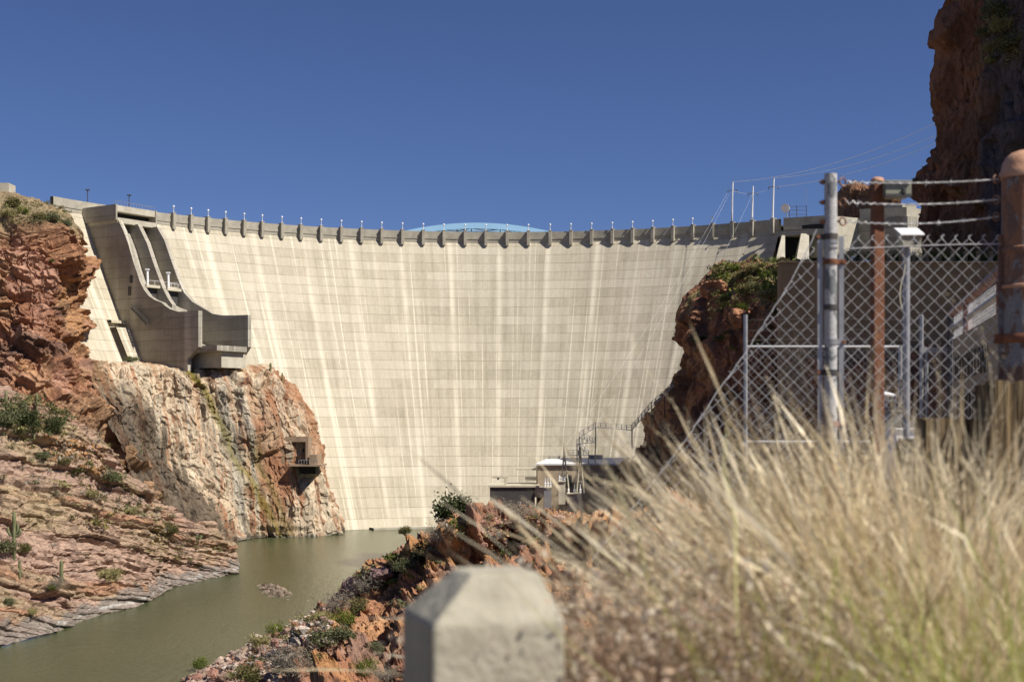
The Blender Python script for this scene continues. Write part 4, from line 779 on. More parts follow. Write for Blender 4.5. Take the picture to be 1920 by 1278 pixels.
# inner fence
Y2 = 14.0
e_ = empty('inner_fence', (P(1550, 790, Y2)[0], Y2, GZ), 'grey pipe and chain link inner fence seen through the front mesh', 'fence')
for px, yt in ((1398, 590), (1688, 648), (1728, 590), (1737, 655)): b = P(px, 790, Y2); b[2] = GZ; MB().tube([b, P(px, yt, Y2)], .021, 8).build('fence_post', M['galv'], e_, smooth=True)
for x0, x1, y in ((1396, 1690, 650), (1396, 1690, 828)): MB().tube([P(x0, y, Y2), P(x1, y, Y2)], .016, 8).build('fence_rail', M['galv'], e_, smooth=True)
PB(MB(), 1726, 1777, 651, 661, Y2-.02, .05).build('fence_rail', M['galv'], e_)
for x0, x1 in ((1400, 1688), (1737, 1779)): a = P(x0, 654, Y2); chain(MB(), a, UX, (x1-x0)/F*Y2, a[2], GZ+.3, barbs=False, n=4).build('chain_link_mesh', M['galv'], e_)
for y in (600, 620, 638): MB().tube([P(1398, y, Y2), P(1560, y-3, Y2), P(1728, y, Y2)], .0025, 4).build('barbed_strand', M['dark_steel'], e_)
# side fence running away, with a sign
A2, B2 = np.array((5.81, 18.6)), np.array((4.1, 10.57)); LU = (B2-A2); LL = np.linalg.norm(LU); LU = LU/LL; U3 = np.array((LU[0], LU[1], 0))
def SF(s_, z): q = A2+LU*s_; return np.array((q[0], q[1], HE+z))
e_ = empty('side_fence', SF(2, -1.5), 'pinkish pipe framed chain link fence running away behind the corner post', 'fence')
MB().tube([SF(-.1, 1.43), SF(LL, 1.5)], .05, 8).build('top_rail', M['pink'], e_, smooth=True); MB().tube([SF(.1, 1.22), SF(LL, 1.27)], .03, 8).build('rail', M['galv'], e_, smooth=True)
for s_, mt in ((0, 'dark_steel'), (1.9, 'pink'), (5., 'pink')): MB().tube([SF(s_, -1.5), SF(s_, 1.42)], .055, 8).build('fence_post', M[mt], e_, smooth=True)
MB().tube([SF(.25, -1.5), SF(.25, 1.1)], .02, 6).build('stile', M['white_paint'], e_)
chain(MB(), SF(.3, 0), U3, LL-.4, HE+1.38, HE-1.2, barbs=False, n=4).build('chain_link_mesh', M['wire'], e_)
nrm = np.array((LU[1], -LU[0], 0)); nrm = nrm if nrm[0] < 0 else -nrm
sg = empty('wall_sign', SF(3, -.25)+nrm*.06, 'tan sign board with dark capital letters mounted on the side fence', 'sign')
q = [SF(.95, -.25)+nrm*.05, SF(6.2, -.25)+nrm*.05, SF(6.2, 1.03)+nrm*.05, SF(.95, 1.03)+nrm*.05]; MB().extrude(q, nrm*.03).build('board', simple('tan_board', (.42, .32, .2), (.36, .27, .17), 5, .8), sg)
ink = simple('sign_ink', (.06, .055, .04), (.2, .16, .1), 30, .9)
for txt, s0_, z0_ in (('ROOSEVELT DAM', 1.3, .5), ('POWER PLANT', 1.62, .04)):
    cu = bpy.data.curves.new('lettering', 'FONT'); cu.body = txt; cu.size = .42; cu.extrude = .004; cu.space_character = 1.02; to = bpy.data.objects.new('tmp', cu); COL.objects.link(to); bpy.context.view_layer.update()
    me = bpy.data.meshes.new_from_object(to.evaluated_get(bpy.context.evaluated_depsgraph_get())); bpy.data.objects.remove(to); me.name = 'lettering'; me.materials.clear(); me.materials.append(ink); o = bpy.data.objects.new('lettering', me); COL.objects.link(o); o.parent = sg
    wpos = SF(s0_, z0_)+nrm*.086; R = Matrix((tuple(U3), (0, 0, 1), tuple(np.cross(U3, (0, 0, 1))))).transposed(); o.matrix_basis = Matrix.Translation(Vector(wpos-LOC[sg])) @ R.to_4x4()
# cabinets inside the compound
o = empty('white_cabinet', P(1712, 880, 10.5), 'white metal cabinet with an open frame behind the mesh', 'utility cabinet')
PB(MB(), 1681, 1742, 805, 822, 10.5, .3).build('top_panel', M['white_paint'], o); PB(MB(), 1681, 1701, 822, 900, 10.5, .3).build('side_panel', M['white_paint'], o); PB(MB(), 1679.5, 1743, 802.5, 805, 10.48, .34).build('lid', M['roof_white'], o); PB(MB(), 1701, 1742, 822, 900, 10.62, .15).build('door', simple('cabinet_grey', (.4, .42, .45)), o)
o = PB(MB(), 1715, 1746, 792, 806, 11, .25).build('white_box', M['white_paint']); tag(o, 'small white box behind the white cabinet, half hidden by a timber', 'utility box'); PB(MB(), 1714, 1747, 789.5, 792, 10.98, .3).build('lid', M['roof_white'], o)
o = PB(MB(), 1658, 1692, 771, 900, 12, .3).build('grey_cabinet', simple('dull_grey', (.26, .27, .26), (.2, .21, .2), 5, .6)); tag(o, 'dull grey cabinet behind the brown square post', 'utility cabinet'); PB(MB(), 1657, 1693, 768.5, 771, 11.98, .33).build('lid', M['parapet'], o)
e_ = empty('hooded_sensor', P(1669, 768, 12.1), 'little white hooded sensor on thin legs above the dull grey cabinet', 'sensor')
for x in (1661, 1678): MB().tube([P(x, 768, 12.1), P(x+1, 751, 12.1)], .008, 5).build('leg', M['galv'], e_)
PB(MB(), 1659, 1681, 739, 752, 12.05, .16).build('housing', M['white_paint'], e_); PB(MB(), 1668, 1678, 741, 750, 12.04, .02).build('lens', M['black'], e_); a = P(1656, 738, 12); b = P(1684, 741, 12); MB().hexa([a+np.array((0, -.03, -.01)), b+np.array((0, -.03, -.012)), b+np.array((0, .22, -.004)), a+np.array((0, .22, .0)), a+np.array((.01, -.03, .0)), b+np.array((0, -.03, 0)), b+np.array((-.02, .2, .03)), a+np.array((.02, .2, .035))]).build('hood', M['white_paint'], e_)
# timbers
def timber_mat():
    m = NT('old_timber'); p = m.pos(); a = m.noise(m.vscale(p, (60, 60, 2.2)), 1, 5, .65, .5); b = m.noise(m.vscale(p, (8, 8, 1.2)), 1, 4); m.set(Base_Color=m.mix(m.ramp(a, [(.38, 0), (.6, 1)]), (.05, .032, .016), m.ramp(b, [(.35, (.2, .135, .065)), (.65, (.33, .25, .14))])), Roughness=.95); m.bump(a, 1., .02); return m.m
TM = timber_mat()
def timber(x0, x1, yt, Y, dep, label, seed):
    a, b = P(x0, yt, Y), P(x1, yt, Y); W = b[0]-a[0]; nx, nz = 60, 30; H = a[2]-(GZ+.1); per = 2*(W+dep); V = []; 
    for j in range(nz+1):
        z = GZ+.1+H*j/nz
        for i in range(nx):
            s_ = per*i/nx
            if s_ < W: q = (a[0]+s_, Y)
            elif s_ < W+dep: q = (b[0], Y+s_-W)
            elif s_ < 2*W+dep: q = (b[0]-(s_-W-dep), Y+dep)
            else: q = (a[0], Y+dep-(s_-2*W-dep))
            c = np.array((a[0]+W/2, Y+dep/2)); d = np.array(q)-c; nz_ = float(vnoise(np.array((s_*40., z*1.5, seed*9.)), seed))*.06+float(vnoise(np.array((s_*12., z*.8, seed*5.)), seed+1))*.05; q = c+d*(1+nz_)
            top = (float(vnoise(np.array((q[0]*25, q[1]*25, seed*1.)), 3))*.012 if j == nz else 0); V.append((q[0], q[1], z+top))
    mb = MB(); mb._add(V, [(j*nx+i, j*nx+(i+1) % nx, (j+1)*nx+(i+1) % nx, (j+1)*nx+i) for j in range(nz) for i in range(nx)]+[[nz*nx+i for i in range(nx)]]); o = mb.build('timber_post', TM); tag(o, label, 'timber post', 'upright timbers at the right edge'); return o
timber(1866, 1990, 716, 6.2, .25, 'tallest weathered upright timber, at the right edge', 1); timber(1736, 1864, 786, 6.35, .22, 'broad weathered upright timber of middle height beside the tallest one', 2); timber(1702, 1736, 825, 6.5, .2, 'shortest weathered upright timber, beside the white cabinet', 3)
# concrete marker post
def bollard():
    c = np.array((-.055, 2.52)); rot = math.radians(17); h = .118; zt, zc, zb = HE-.264, HE-.345, HE-1.25; R = np.array(((math.cos(rot), -math.sin(rot)), (math.sin(rot), math.cos(rot)))); mb = MB()
    rings = [(h, zb), (h, zc), (h*.52, zt)]; V = []
    for r, z in rings:
        for k in ((-1, -1), (1, -1), (1, 1), (-1, 1)): q = c+R @ (np.array(k)*r); V.append((q[0]+(.026 if z == zt else 0), q[1], z))
    mb._add(V, [(0, 1, 5, 4), (1, 2, 6, 5), (2, 3, 7, 6), (3, 0, 4, 7), (4, 5, 9, 8), (5, 6, 10, 9), (6, 7, 11, 10), (7, 4, 8, 11), (8, 9, 10, 11), (3, 2, 1, 0)])
    o = mb.build('concrete_post', simple('post_concrete', (.44, .405, .31), (.33, .3, .225), 9, .9, bump=.5, bs=30), bevel=.006); tag(o, 'square concrete marker post with a chamfered top in the foreground', 'marker post')
bollard()
# ================================================================= roadside ground
def roadside():
    nx, ny = 200, 200; x = np.linspace(-6, 24, nx)[:, None]+np.zeros((1, ny)); y = np.linspace(-6, 44, ny)[None]+np.zeros((nx, 1)); p = np.stack([x, y, x*0], -1)
    XL = np.interp(y, [-6, 4.5, 6.5, 9, 20, 44], [-1.2, -.7, .6, 1.25, 2.6, 6]); z = GZ+.25*smooth01(6-y, 0, 2)+.42*np.exp(-((x-.95)/.7)**2-((y-3.6)/.8)**2)+.06*fbm(p*1.5, 4, 3)
    z = z-3.2*np.maximum(XL-x, 0)-2.2*np.maximum(y-21, 0)-.6*np.maximum(-3-y, 0); z = np.maximum(z, -2)
    c = mixc(np.array((.3, .22, .14)), np.array((.2, .13, .085)), smooth01(fbm(p*3, 4, 9), -.2, .3)); C = np.stack([x, y, z], -1)
    return grid_obj('roadside_ground', C, c, rock_mat('dirt', 14, .03), 'dry dirt ground of the roadside under the grass and fence', 'ground')
roadside()
# ================================================================= plants
LEAF = attr_mat('leaves', .75, .25); TWIG = simple('twigs', (.2, .15, .1), (.13, .1, .07), 6, .9); GREYTWIG = simple('grey_twigs', (.3, .27, .23), (.22, .2, .17), 6, .9)
def leaf_cloud(n, rad, cl, leaf, cols, seed, flat=.5, upper=.15, elong=1.6, spread=.3):
    r = np.random.default_rng(seed); k = cl; th = r.uniform(0, 2*np.pi, k); u = r.uniform(upper, 1, k); rr = np.sqrt(1-np.clip(u-.35, 0, 1)**2)*r.uniform(.35, 1, k)**.5
    cen = np.stack([np.cos(th)*rr*.78, np.sin(th)*rr*.78, u*.85], -1); who = r.integers(0, k, n); size = r.uniform(.6, 1.3, k)
    p = (cen[who]+r.normal(0, spread, (n, 3))*size[who][:, None]*np.array((1, 1, .75)))*np.array(rad); p[:, 2] = np.maximum(p[:, 2], .04*rad[2])
    a = r.normal(0, 1, (n, 3)); a[:, 2] = a[:, 2]*.7+flat; a /= np.linalg.norm(a, axis=1, keepdims=True); b = np.cross(a, r.normal(0, 1, (n, 3))); b /= np.linalg.norm(b, axis=1, keepdims=True)+1e-9
    s = leaf*r.uniform(.6, 1.4, n)[:, None]; V = np.stack([p-a*s*elong/2, p+b*s/2, p+a*s*elong/2, p-b*s/2], 1).reshape(-1, 3); q = np.arange(4*n).reshape(n, 4)
    base = np.array(cols)[r.integers(0, len(cols), k)][who]*(r.uniform(.7, 1.3, n)[:, None]); return V, q, np.repeat(base, 4, 0), cen*np.array(rad)
def make_shrub(name, cols, n, rad, cl, leaf, seed, cat='shrub', twig=TWIG, stems=9, sr=.035, dense=.3, elong=1.6):
    root = empty(name, (0, 0, 0), 'x', cat); V, q, c, cen = leaf_cloud(n, rad, cl, leaf, cols, seed, spread=dense, elong=elong)
    o = bpy.data.objects.new('foliage', fast_mesh('foliage', V, q, mat=LEAF, col=c)); COL.objects.link(o); o.parent = root; r = random.Random(seed); mb = MB()
    for k in range(stems):
        e = cen[r.randrange(len(cen))]; m_ = e*.5+np.array((r.uniform(-.1, .1), r.uniform(-.1, .1), .05))*rad[0]; mb.tube([(r.uniform(-.05, .05), r.uniform(-.05, .05), -.25*rad[2]), m_, e], [sr, sr*.7, sr*.3], 4)
    mb.build('stems', twig, root); return root
GD = [(.06, .075, .028), (.085, .1, .035), (.05, .062, .024)]; GG = [(.14, .15, .07), (.18, .18, .09), (.1, .11, .05)]; GB = [(.13, .17, .025), (.17, .2, .035), (.09, .12, .02)]; GY = [(.3, .26, .1), (.25, .23, .09), (.34, .3, .14)]; GT = [(.3, .26, .2), (.24, .2, .15), (.34, .3, .24)]; GO = [(.16, .14, .05), (.12, .12, .04), (.2, .17, .07)]
PR = {'dark': make_shrub('dark_green_bush', GD, 2600, (1, 1, 1.35), 22, .1, 1), 'olive': make_shrub('olive_bush', GO, 2000, (1, 1, 1.1), 18, .1, 2), 'sage': make_shrub('grey_green_bush', GG, 2000, (1, 1, 1.0), 18, .1, 3),
  'bright': make_shrub('bright_green_bush', GB, 1500, (1, 1, 1.2), 16, .085, 4, dense=.26), 'tuft': make_shrub('dry_grass_tuft', GY, 1500, (1, 1, .8), 14, .05, 5, 'grass tuft', elong=6), 'twiggy': make_shrub('leafless_bush', GT, 1800, (1, 1, 1.1), 20, .03, 6, twig=GREYTWIG, stems=30, sr=.02, elong=8)}
used = set()
DESC = {'dark': ('dark green bush', 'bush'), 'olive': ('olive green bush', 'bush'), 'sage': ('grey green bush', 'bush'), 'bright': ('bright green bush', 'bush'), 'tuft': ('dry yellow grass tuft', 'grass tuft'), 'twiggy': ('grey leafless bush', 'bush')}
def plant(kind, px, py, w_px, where, keys, sq=1.0):
    """py is the photo row of the plant's foot, w_px its width there"""
    q = at(px, py, *keys); s_ = w_px/F*q[1]/2*(.72 if keys[0] == 'right_hillside' else .9); c = (s_, s_, s_*sq); pr = PR[kind]
    if keys[0] == 'right_hillside': c = (s_*.9, s_*.9, s_*.6)
    if kind not in used: used.add(kind); o = pr; o.location = [float(v) for v in q]; o.scale = c
    else: o = copy_tree(pr, q, rng.uniform(0, 6.28), c)
    o['label'] = f'{DESC[kind][0]} {where}'; o['category'] = DESC[kind][1]; return o
L_, C_, S_, R_, H_, E_ = ('layered_ledge',), ('left_cliff',), ('stained_cliff',), ('rocky_spur',), ('right_hillside',), ('right_cliff',)
for a in (('dark', 57, 800, 44, 'in the hollow under the red cliff, left of the rubble', L_), ('sage', 18, 790, 48, 'on the ledge crest at the left edge of the picture', L_), ('dark', 98, 806, 36, 'at the right end of the hollow under the red cliff', L_), ('sage', 36, 770, 40, 'high on the ledge crest below the red cliff', L_),
  ('sage', 208, 902, 46, 'on the ledge crest beside the dark stained gully', L_, .8), ('olive', 148, 886, 26, 'on the ledge crest right of the rubble slope', L_), ('olive', 122, 872, 24, 'on the ledge crest just left of the rubble slope', L_), ('sage', 80, 858, 26, 'on upper strata of the ledge in the open', L_), ('olive', 318, 1002, 40, 'rounded on the lower ledge end near the water', L_), ('sage', 18, 1032, 42, 'left of the arms of the branched cactus', L_), ('olive', 47, 1036, 30, 'right of the branched cactus', L_),
  ('twiggy', 105, 1098, 34, 'beside the short cactus low on the ledge', L_), ('tuft', 205, 1085, 50, 'on the ledge bench above the small cove', L_), ('tuft', 245, 960, 26, 'on strata halfway along the ledge', L_), ('sage', 20, 1130, 24, 'low on the ledge above the white waterline', L_), ('tuft', 60, 1150, 26, 'just above the white waterline at the left', L_), ('bright', 100, 1106, 18, 'low on the ledge below the leafless bush', L_), ('tuft', 168, 930, 30, 'on the orange slope below the cliff', L_)): plant(*a)
for a in (('sage', 100, 412, 30, 'on the brow of the red cliff near the dam', C_), ('bright', 45, 398, 24, 'on the brow of the red cliff, farther left', C_), ('olive', 72, 408, 26, 'on the brow of the red cliff between two others', C_), ('sage', 126, 420, 22, 'at the very tip of the cliff brow', C_), ('tuft', 14, 402, 30, 'on the cliff brow at the left edge', C_), ('olive', 22, 384, 30, 'below the concrete block on the left cliff', C_), ('olive', 100, 490, 12, 'growing from a crack in the upper red cliff', C_)): plant(*a)
for a in (('sage', 248, 674, 26, 'at the foot of the dark spillway wall', S_, .7), ('tuft', 280, 674, 16, 'on the rock shelf at the foot of the spillway wall', S_)): plant(*a)
for a in (('dark', 851, 986, 80, 'tall and round, on the spur crest against the dam', R_), ('dark', 792, 1050, 44, 'low on the shaded side of the spur crest', R_), ('sage', 756, 1072, 42, 'on the spur crest left of the dark bush', R_), ('twiggy', 822, 1012, 50, 'under the tall round bush', R_), ('tuft', 868, 1030, 30, 'on the orange rock face', R_), ('twiggy', 965, 964, 80, 'on the top of the spur in front of the powerhouse', R_, .6), ('twiggy', 690, 1108, 70, 'on the spur edge above the river', R_), ('sage', 712, 1092, 46, 'behind the purple boulders on the spur edge', R_),
  ('twiggy', 635, 1145, 66, 'lower on the spur edge above the river', R_), ('bright', 648, 1168, 44, 'half way down the spur above the vertical slabs', R_), ('olive', 676, 1140, 40, 'beside the flat boulder on the spur', R_), ('sage', 612, 1206, 60, 'on the low slope above the vertical slabs', R_), ('sage', 640, 1200, 50, 'touching the slabs on the low slope', R_), ('bright', 520, 1190, 40, 'at the water edge of the rubble slope', R_), ('tuft', 485, 1208, 46, 'at the water edge left of the bright bush', R_), ('bright', 375, 1250, 34, 'at the lowest tip of the rubble slope', R_),
  ('twiggy', 545, 1262, 110, 'large, in the middle of the rubble slope', R_), ('olive', 462, 1278, 56, 'at the bottom edge of the picture on the rubble', R_), ('bright', 688, 1264, 46, 'between the vertical slabs and the concrete post', R_), ('twiggy', 722, 1278, 50, 'beside the concrete post at the bottom edge', R_), ('sage', 705, 1222, 36, 'below the vertical slabs near the concrete post', R_), ('olive', 735, 1000, 26, 'far down the spur crest near the river', R_), ('tuft', 600, 1160, 40, 'among rubble at the river side of the spur', R_)): plant(*a)
for a in (('bright', 1375, 506, 52, 'at the top of the abutment hillside near the dam', H_), ('tuft', 1420, 505, 70, 'on the sunlit top of the abutment', H_), ('bright', 1445, 520, 60, 'on the abutment top left of the retaining wall', H_), ('olive', 1400, 545, 60, 'on the upper abutment slope', H_), ('tuft', 1440, 560, 80, 'on the abutment slope beside the retaining wall', H_), ('bright', 1395, 580, 46, 'above the orange boulder on the abutment', H_), ('sage', 1360, 560, 40, 'between orange rocks on the abutment edge', H_), ('olive', 1465, 600, 80, 'at the left end of the retaining wall', H_), ('bright', 1420, 650, 50, 'in the shaded gully of the abutment', H_), ('olive', 1500, 570, 70, 'in front of the retaining wall end', H_), ('bright', 1505, 630, 60, 'low in front of the retaining wall', H_),
  ('sage', 1350, 640, 40, 'on the dark flank of the abutment', H_), ('dark', 1310, 640, 36, 'hanging on the abutment edge over the dam face', H_), ('tuft', 1470, 500, 60, 'beside the gatehouse pier', H_), ('tuft', 1500, 495, 50, 'under the gatehouse pier', H_), ('tuft', 1385, 520, 50, 'on the sunlit rim of the abutment nearest the dam', H_), ('bright', 1475, 545, 50, 'half way between the abutment top and the gully', H_), ('sage', 1425, 540, 50, 'in the middle of the sunlit abutment top', H_), ('olive', 1445, 620, 50, 'on the shaded abutment slope above the gully', H_), ('tuft', 1490, 530, 60, 'touching the left end of the retaining wall', H_), ('bright', 1455, 492, 40, 'right against the gatehouse pier', H_)): plant(*a)
for a in (('sage', 1868, 30, 60, 'high on the right cliff at the top of the picture', E_), ('tuft', 1880, 62, 60, 'on the right cliff below the highest bush', E_), ('sage', 1845, 68, 36, 'on a ledge at the edge of the right cliff', E_), ('olive', 1905, 100, 60, 'on the right cliff at the picture edge', E_), ('tuft', 1862, 95, 40, 'on the netted part of the right cliff', E_), ('olive', 1716, 338, 14, 'at the foot of the right cliff above the grey box', E_)): plant(*a)
for k, (x, wd) in enumerate(((1600, 60), (1640, 60), (1680, 60), (1722, 60), (1765, 60), (1808, 60), (1850, 60))):
    b = P(x, 490.5, 230); s_ = wd/F*230/2; o = copy_tree(PR['bright'], b, k, (s_, 1.2, 1.3)); o['label'] = 'low green bush behind the timber guard posts along the road'; o['category'] = 'bush'; o['group'] = 'low bushes behind the guard posts'
# low scrub nobody could count
def scrub(name, n, pick, keys, size, cols, label, leaves=46):
    Vs = []; Qs = []; Cs = []; m_ = 0
    for k in range(n):
        q = at(*pick(), *keys)
        if q[2] < 3: continue
        w_ = rng.uniform(*size)*(1+1.0*(rng.random() < .1)); V, f, c, _ = leaf_cloud(leaves, (w_, w_, w_*rng.uniform(.6, 1.1)), 5, w_*.2, [cols[rng.integers(0, len(cols))]], int(rng.integers(1e9)), spread=.34, elong=2.2); Vs.append(V+q); Qs.append(f+m_); Cs.append(c); m_ += len(V)
    V = np.concatenate(Vs); L = V.min(0); o = bpy.data.objects.new(name, fast_mesh(name, V-L, np.concatenate(Qs), mat=LEAF, col=np.concatenate(Cs))); COL.objects.link(o); o.location = L; tag(o, label, 'scrub', kind='stuff')
U = rng.uniform; MIXG = GG+GO+GT+GY[:2]
def on_ledge(): x = U(0, 420); return x, np.interp(x, [0, 130, 240, 330, 430], [735, 800, 900, 965, 1040])+abs(rng.normal(0, 90))+4
scrub('ledge_scrub', 230, on_ledge, L_, (.3, .9), MIXG, 'sparse grey green scrub dotted over the layered ledge')
scrub('ledge_crest_scrub', 90, lambda: (U(0, 130), 745+U(0, 70)), L_, (.5, 1.3), GG+GO+GD, 'thicker scrub in the hollow below the red cliff')
scrub('cliff_brow_scrub', 140, lambda: (U(0, 140), np.interp(0, [0, 1], [375, 420])+U(0, 45)), C_, (.25, .7), GG+GO+GY, 'low dry scrub over the brow of the left cliff')
scrub('gully_scrub', 70, lambda: (U(120, 330), U(800, 960)), ('layered_ledge', 'left_cliff', 'stained_cliff'), (.3, .8), MIXG, 'dry scrub in the gully between the ledge and the stained cliff')
def on_spur(): t = U(0, 1); x = 400+t*620; return x, np.interp(x, [350, 520, 650, 750, 860, 1050], [1278, 1190, 1090, 1030, 975, 962])+abs(rng.normal(0, 45))+3
scrub('spur_scrub', 260, on_spur, R_, (.15, .55), MIXG+GB, 'mixed dry and green scrub along the top of the rocky spur')
scrub('abutment_scrub', 220, lambda: (U(1335, 1545), 492+abs(rng.normal(0, 60))), H_, (.6, 1.8), GY+GB+GG+GO, 'yellow green scrub and grass over the abutment hillside')
scrub('dark_cliff_scrub', 40, lambda: (U(1840, 1920), U(5, 130)), E_, (.5, 1.4), GG+GY, 'pale scrub clinging to the top of the right cliff')
# columnar cacti
CACT = NT('cactus_skin'); CACT.set(Base_Color=CACT.ramp(CACT.noise(CACT.pos(), 1.2, 4), [(.35, (.12, .13, .055)), (.65, (.2, .2, .1))]), Roughness=.8); CACT = CACT.m
def cactus(px, py, top, wd, keys, lab, arms=()):
    q = at(px, py, *keys); Y = q[1]; H = (py-top)/F*Y; r = wd/F*Y/2; e_ = empty('columnar_cactus', q, lab, 'cactus')
    def rib(pts, rs, nm):
        n = 20; mb = MB(); mb.tube(pts, rs, n); V = np.array(mb.v); 
        mb.v = [tuple(v) for v in V]; mb.build(nm, CACT, e_, smooth=True)
    rib([q+np.array((0, 0, -.8)), q+np.array((0, 0, H*.3)), q+np.array((0, 0, H*.75)), q+np.array((0, 0, H*.95)), q+np.array((0, 0, H))], [r*.8, r, r*1.05, r*.85, r*.25], 'trunk')
    for sx, z0, z1 in arms: rib([q+np.array((0, 0, H*z0)), q+np.array((sx*r*2.2, 0, H*(z0+.02))), q+np.array((sx*r*3.2, 0, H*(z0+.1))), q+np.array((sx*r*3.3, 0, H*z1)), q+np.array((sx*r*3.3, 0, H*z1+.2))], [r*.6, r*.7, r*.75, r*.65, r*.2], 'arm')
cactus(29, 1040, 958, 7, L_, 'tall branched columnar cactus with short arms on the left ledge', ((-1, .42, .6), (1, .4, .56), (.6, .46, .68)))
for a in ((118, 1088, 1048, 7, L_, 'short single cactus low on the ledge above the river'), (36, 1075, 1052, 5, L_, 'smallest single cactus at the left edge of the ledge'), (14, 762, 732, 5, L_, 'slim cactus at the far left of the ledge crest'), (69, 768, 734, 5, L_, 'slim cactus in front of the dark strata of the red cliff'), (66, 812, 792, 5, L_, 'pale cactus among the dark bushes of the hollow'), (510, 694, 678, 4, S_, 'tiny cactus on the skyline of the stained cliff, upper of two'), (531, 712, 697, 3, S_, 'tiny cactus on the skyline of the stained cliff, lower of two')): cactus(*a)
# loose rock
def boulder_mesh(seed, sub=2):
    import bmesh
    b = bmesh.new(); bmesh.ops.create_icosphere(b, subdivisions=sub, radius=1); V = np.array([v.co[:] for v in b.verts]); f, e, i = facet(V*1.1+seed*3.7, seed, 1.0, .3); V = V*(1+.32*f[:, None])*np.array((1, .8, .68)); F_ = [[v.index for v in g.verts] for g in b.faces]; b.free(); return V, np.array(F_)
BV = [boulder_mesh(k, 1) for k in range(6)]
def rubble(name, pts, sizes, cols, label):
    Vs = []; Fs = []; Cs = []; n = 0
    for q, s_ in zip(pts, sizes):
        V, f = BV[rng.integers(0, 6)]; a = rng.uniform(0, 6.28); R = np.array(((math.cos(a), -math.sin(a), 0), (math.sin(a), math.cos(a), 0), (0, 0, 1))); Vs.append((V @ R.T)*s_+q); Fs.append(f+n); n += len(V); Cs.append(np.repeat([np.array(cols[rng.integers(0, len(cols))])*rng.uniform(.75, 1.25)], len(V), 0))
    V = np.concatenate(Vs); L = V.min(0); o = bpy.data.objects.new(name, fast_mesh(name, V-L, None, np.concatenate(Fs), mat=RM, col=np.concatenate(Cs))); COL.objects.link(o); o.location = L; tag(o, label, 'rubble', kind='stuff')
RC = [(.42, .22, .16), (.5, .38, .3), (.36, .17, .1), (.55, .46, .38), (.3, .2, .15)]
pts = []; sz = []
for k in range(520):
    t = rng.uniform(0, 1); x = 360+t*260+rng.normal(0, 18); y = 1280-t*150+rng.uniform(-6, 70)*(1-.4*t); 
    if y < 1300: q = at(x, y, 'rocky_spur'); pts.append(q); sz.append(rng.uniform(.12, .5)*(1+1.2*(rng.random() < .08)))
rubble('loose_rubble', pts, sz, RC, 'pink and pale loose stones on the low slope by the river')
pts = []; sz = []
for k in range(420): x = rng.uniform(900, 1050); y = 968+rng.uniform(0, 60); q = at(x, y, 'rocky_spur'); pts.append(q); sz.append(rng.uniform(.08, .3)*(1+1.2*(rng.random() < .06)))
rubble('crest_rubble', pts, sz, [(.36, .2, .15), (.42, .28, .2), (.3, .14, .08), (.4, .24, .12)], 'broken reddish stones strewn over the spur top by the powerhouse')
pts = []; sz = []
for k in range(260): x = rng.uniform(85, 200); y = 815+(x-85)*.3+rng.uniform(-10, 45); q = at(x, y, 'layered_ledge', 'left_cliff'); pts.append(q); sz.append(rng.uniform(.12, .5))
rubble('slope_rubble', pts, sz, [(.4, .22, .1), (.34, .19, .1), (.42, .28, .18)], 'orange scree under the red cliff at the left')
for px, py, wd, lb in ((672, 1098, 50, 'purple grey boulder at the spur edge above the river'), (712, 1075, 44, 'reddish boulder behind the purple one on the spur edge'), (690, 1142, 60, 'flat pale topped boulder half way down the spur'), (1345, 540, 50, 'orange boulder on the rim of the right abutment'), (1395, 600, 56, 'reddish boulder lower on the right abutment')):
    q = at(px, py, 'rocky_spur', 'right_hillside'); V, f = boulder_mesh(px % 17, 4); f1, e, i = facet(V*2.2, px % 13); V = V*(1+.1*f1[:, None]); s_ = wd/F*q[1]/2; c = np.repeat([(.24, .15, .14) if 'purple' in lb else (.4, .2, .11)], len(V), 0); o = bpy.data.objects.new('boulder', fast_mesh('boulder', V*s_, None, f, mat=RMV, col=c)); COL.objects.link(o); o.location = q; tag(o, lb, 'boulder')
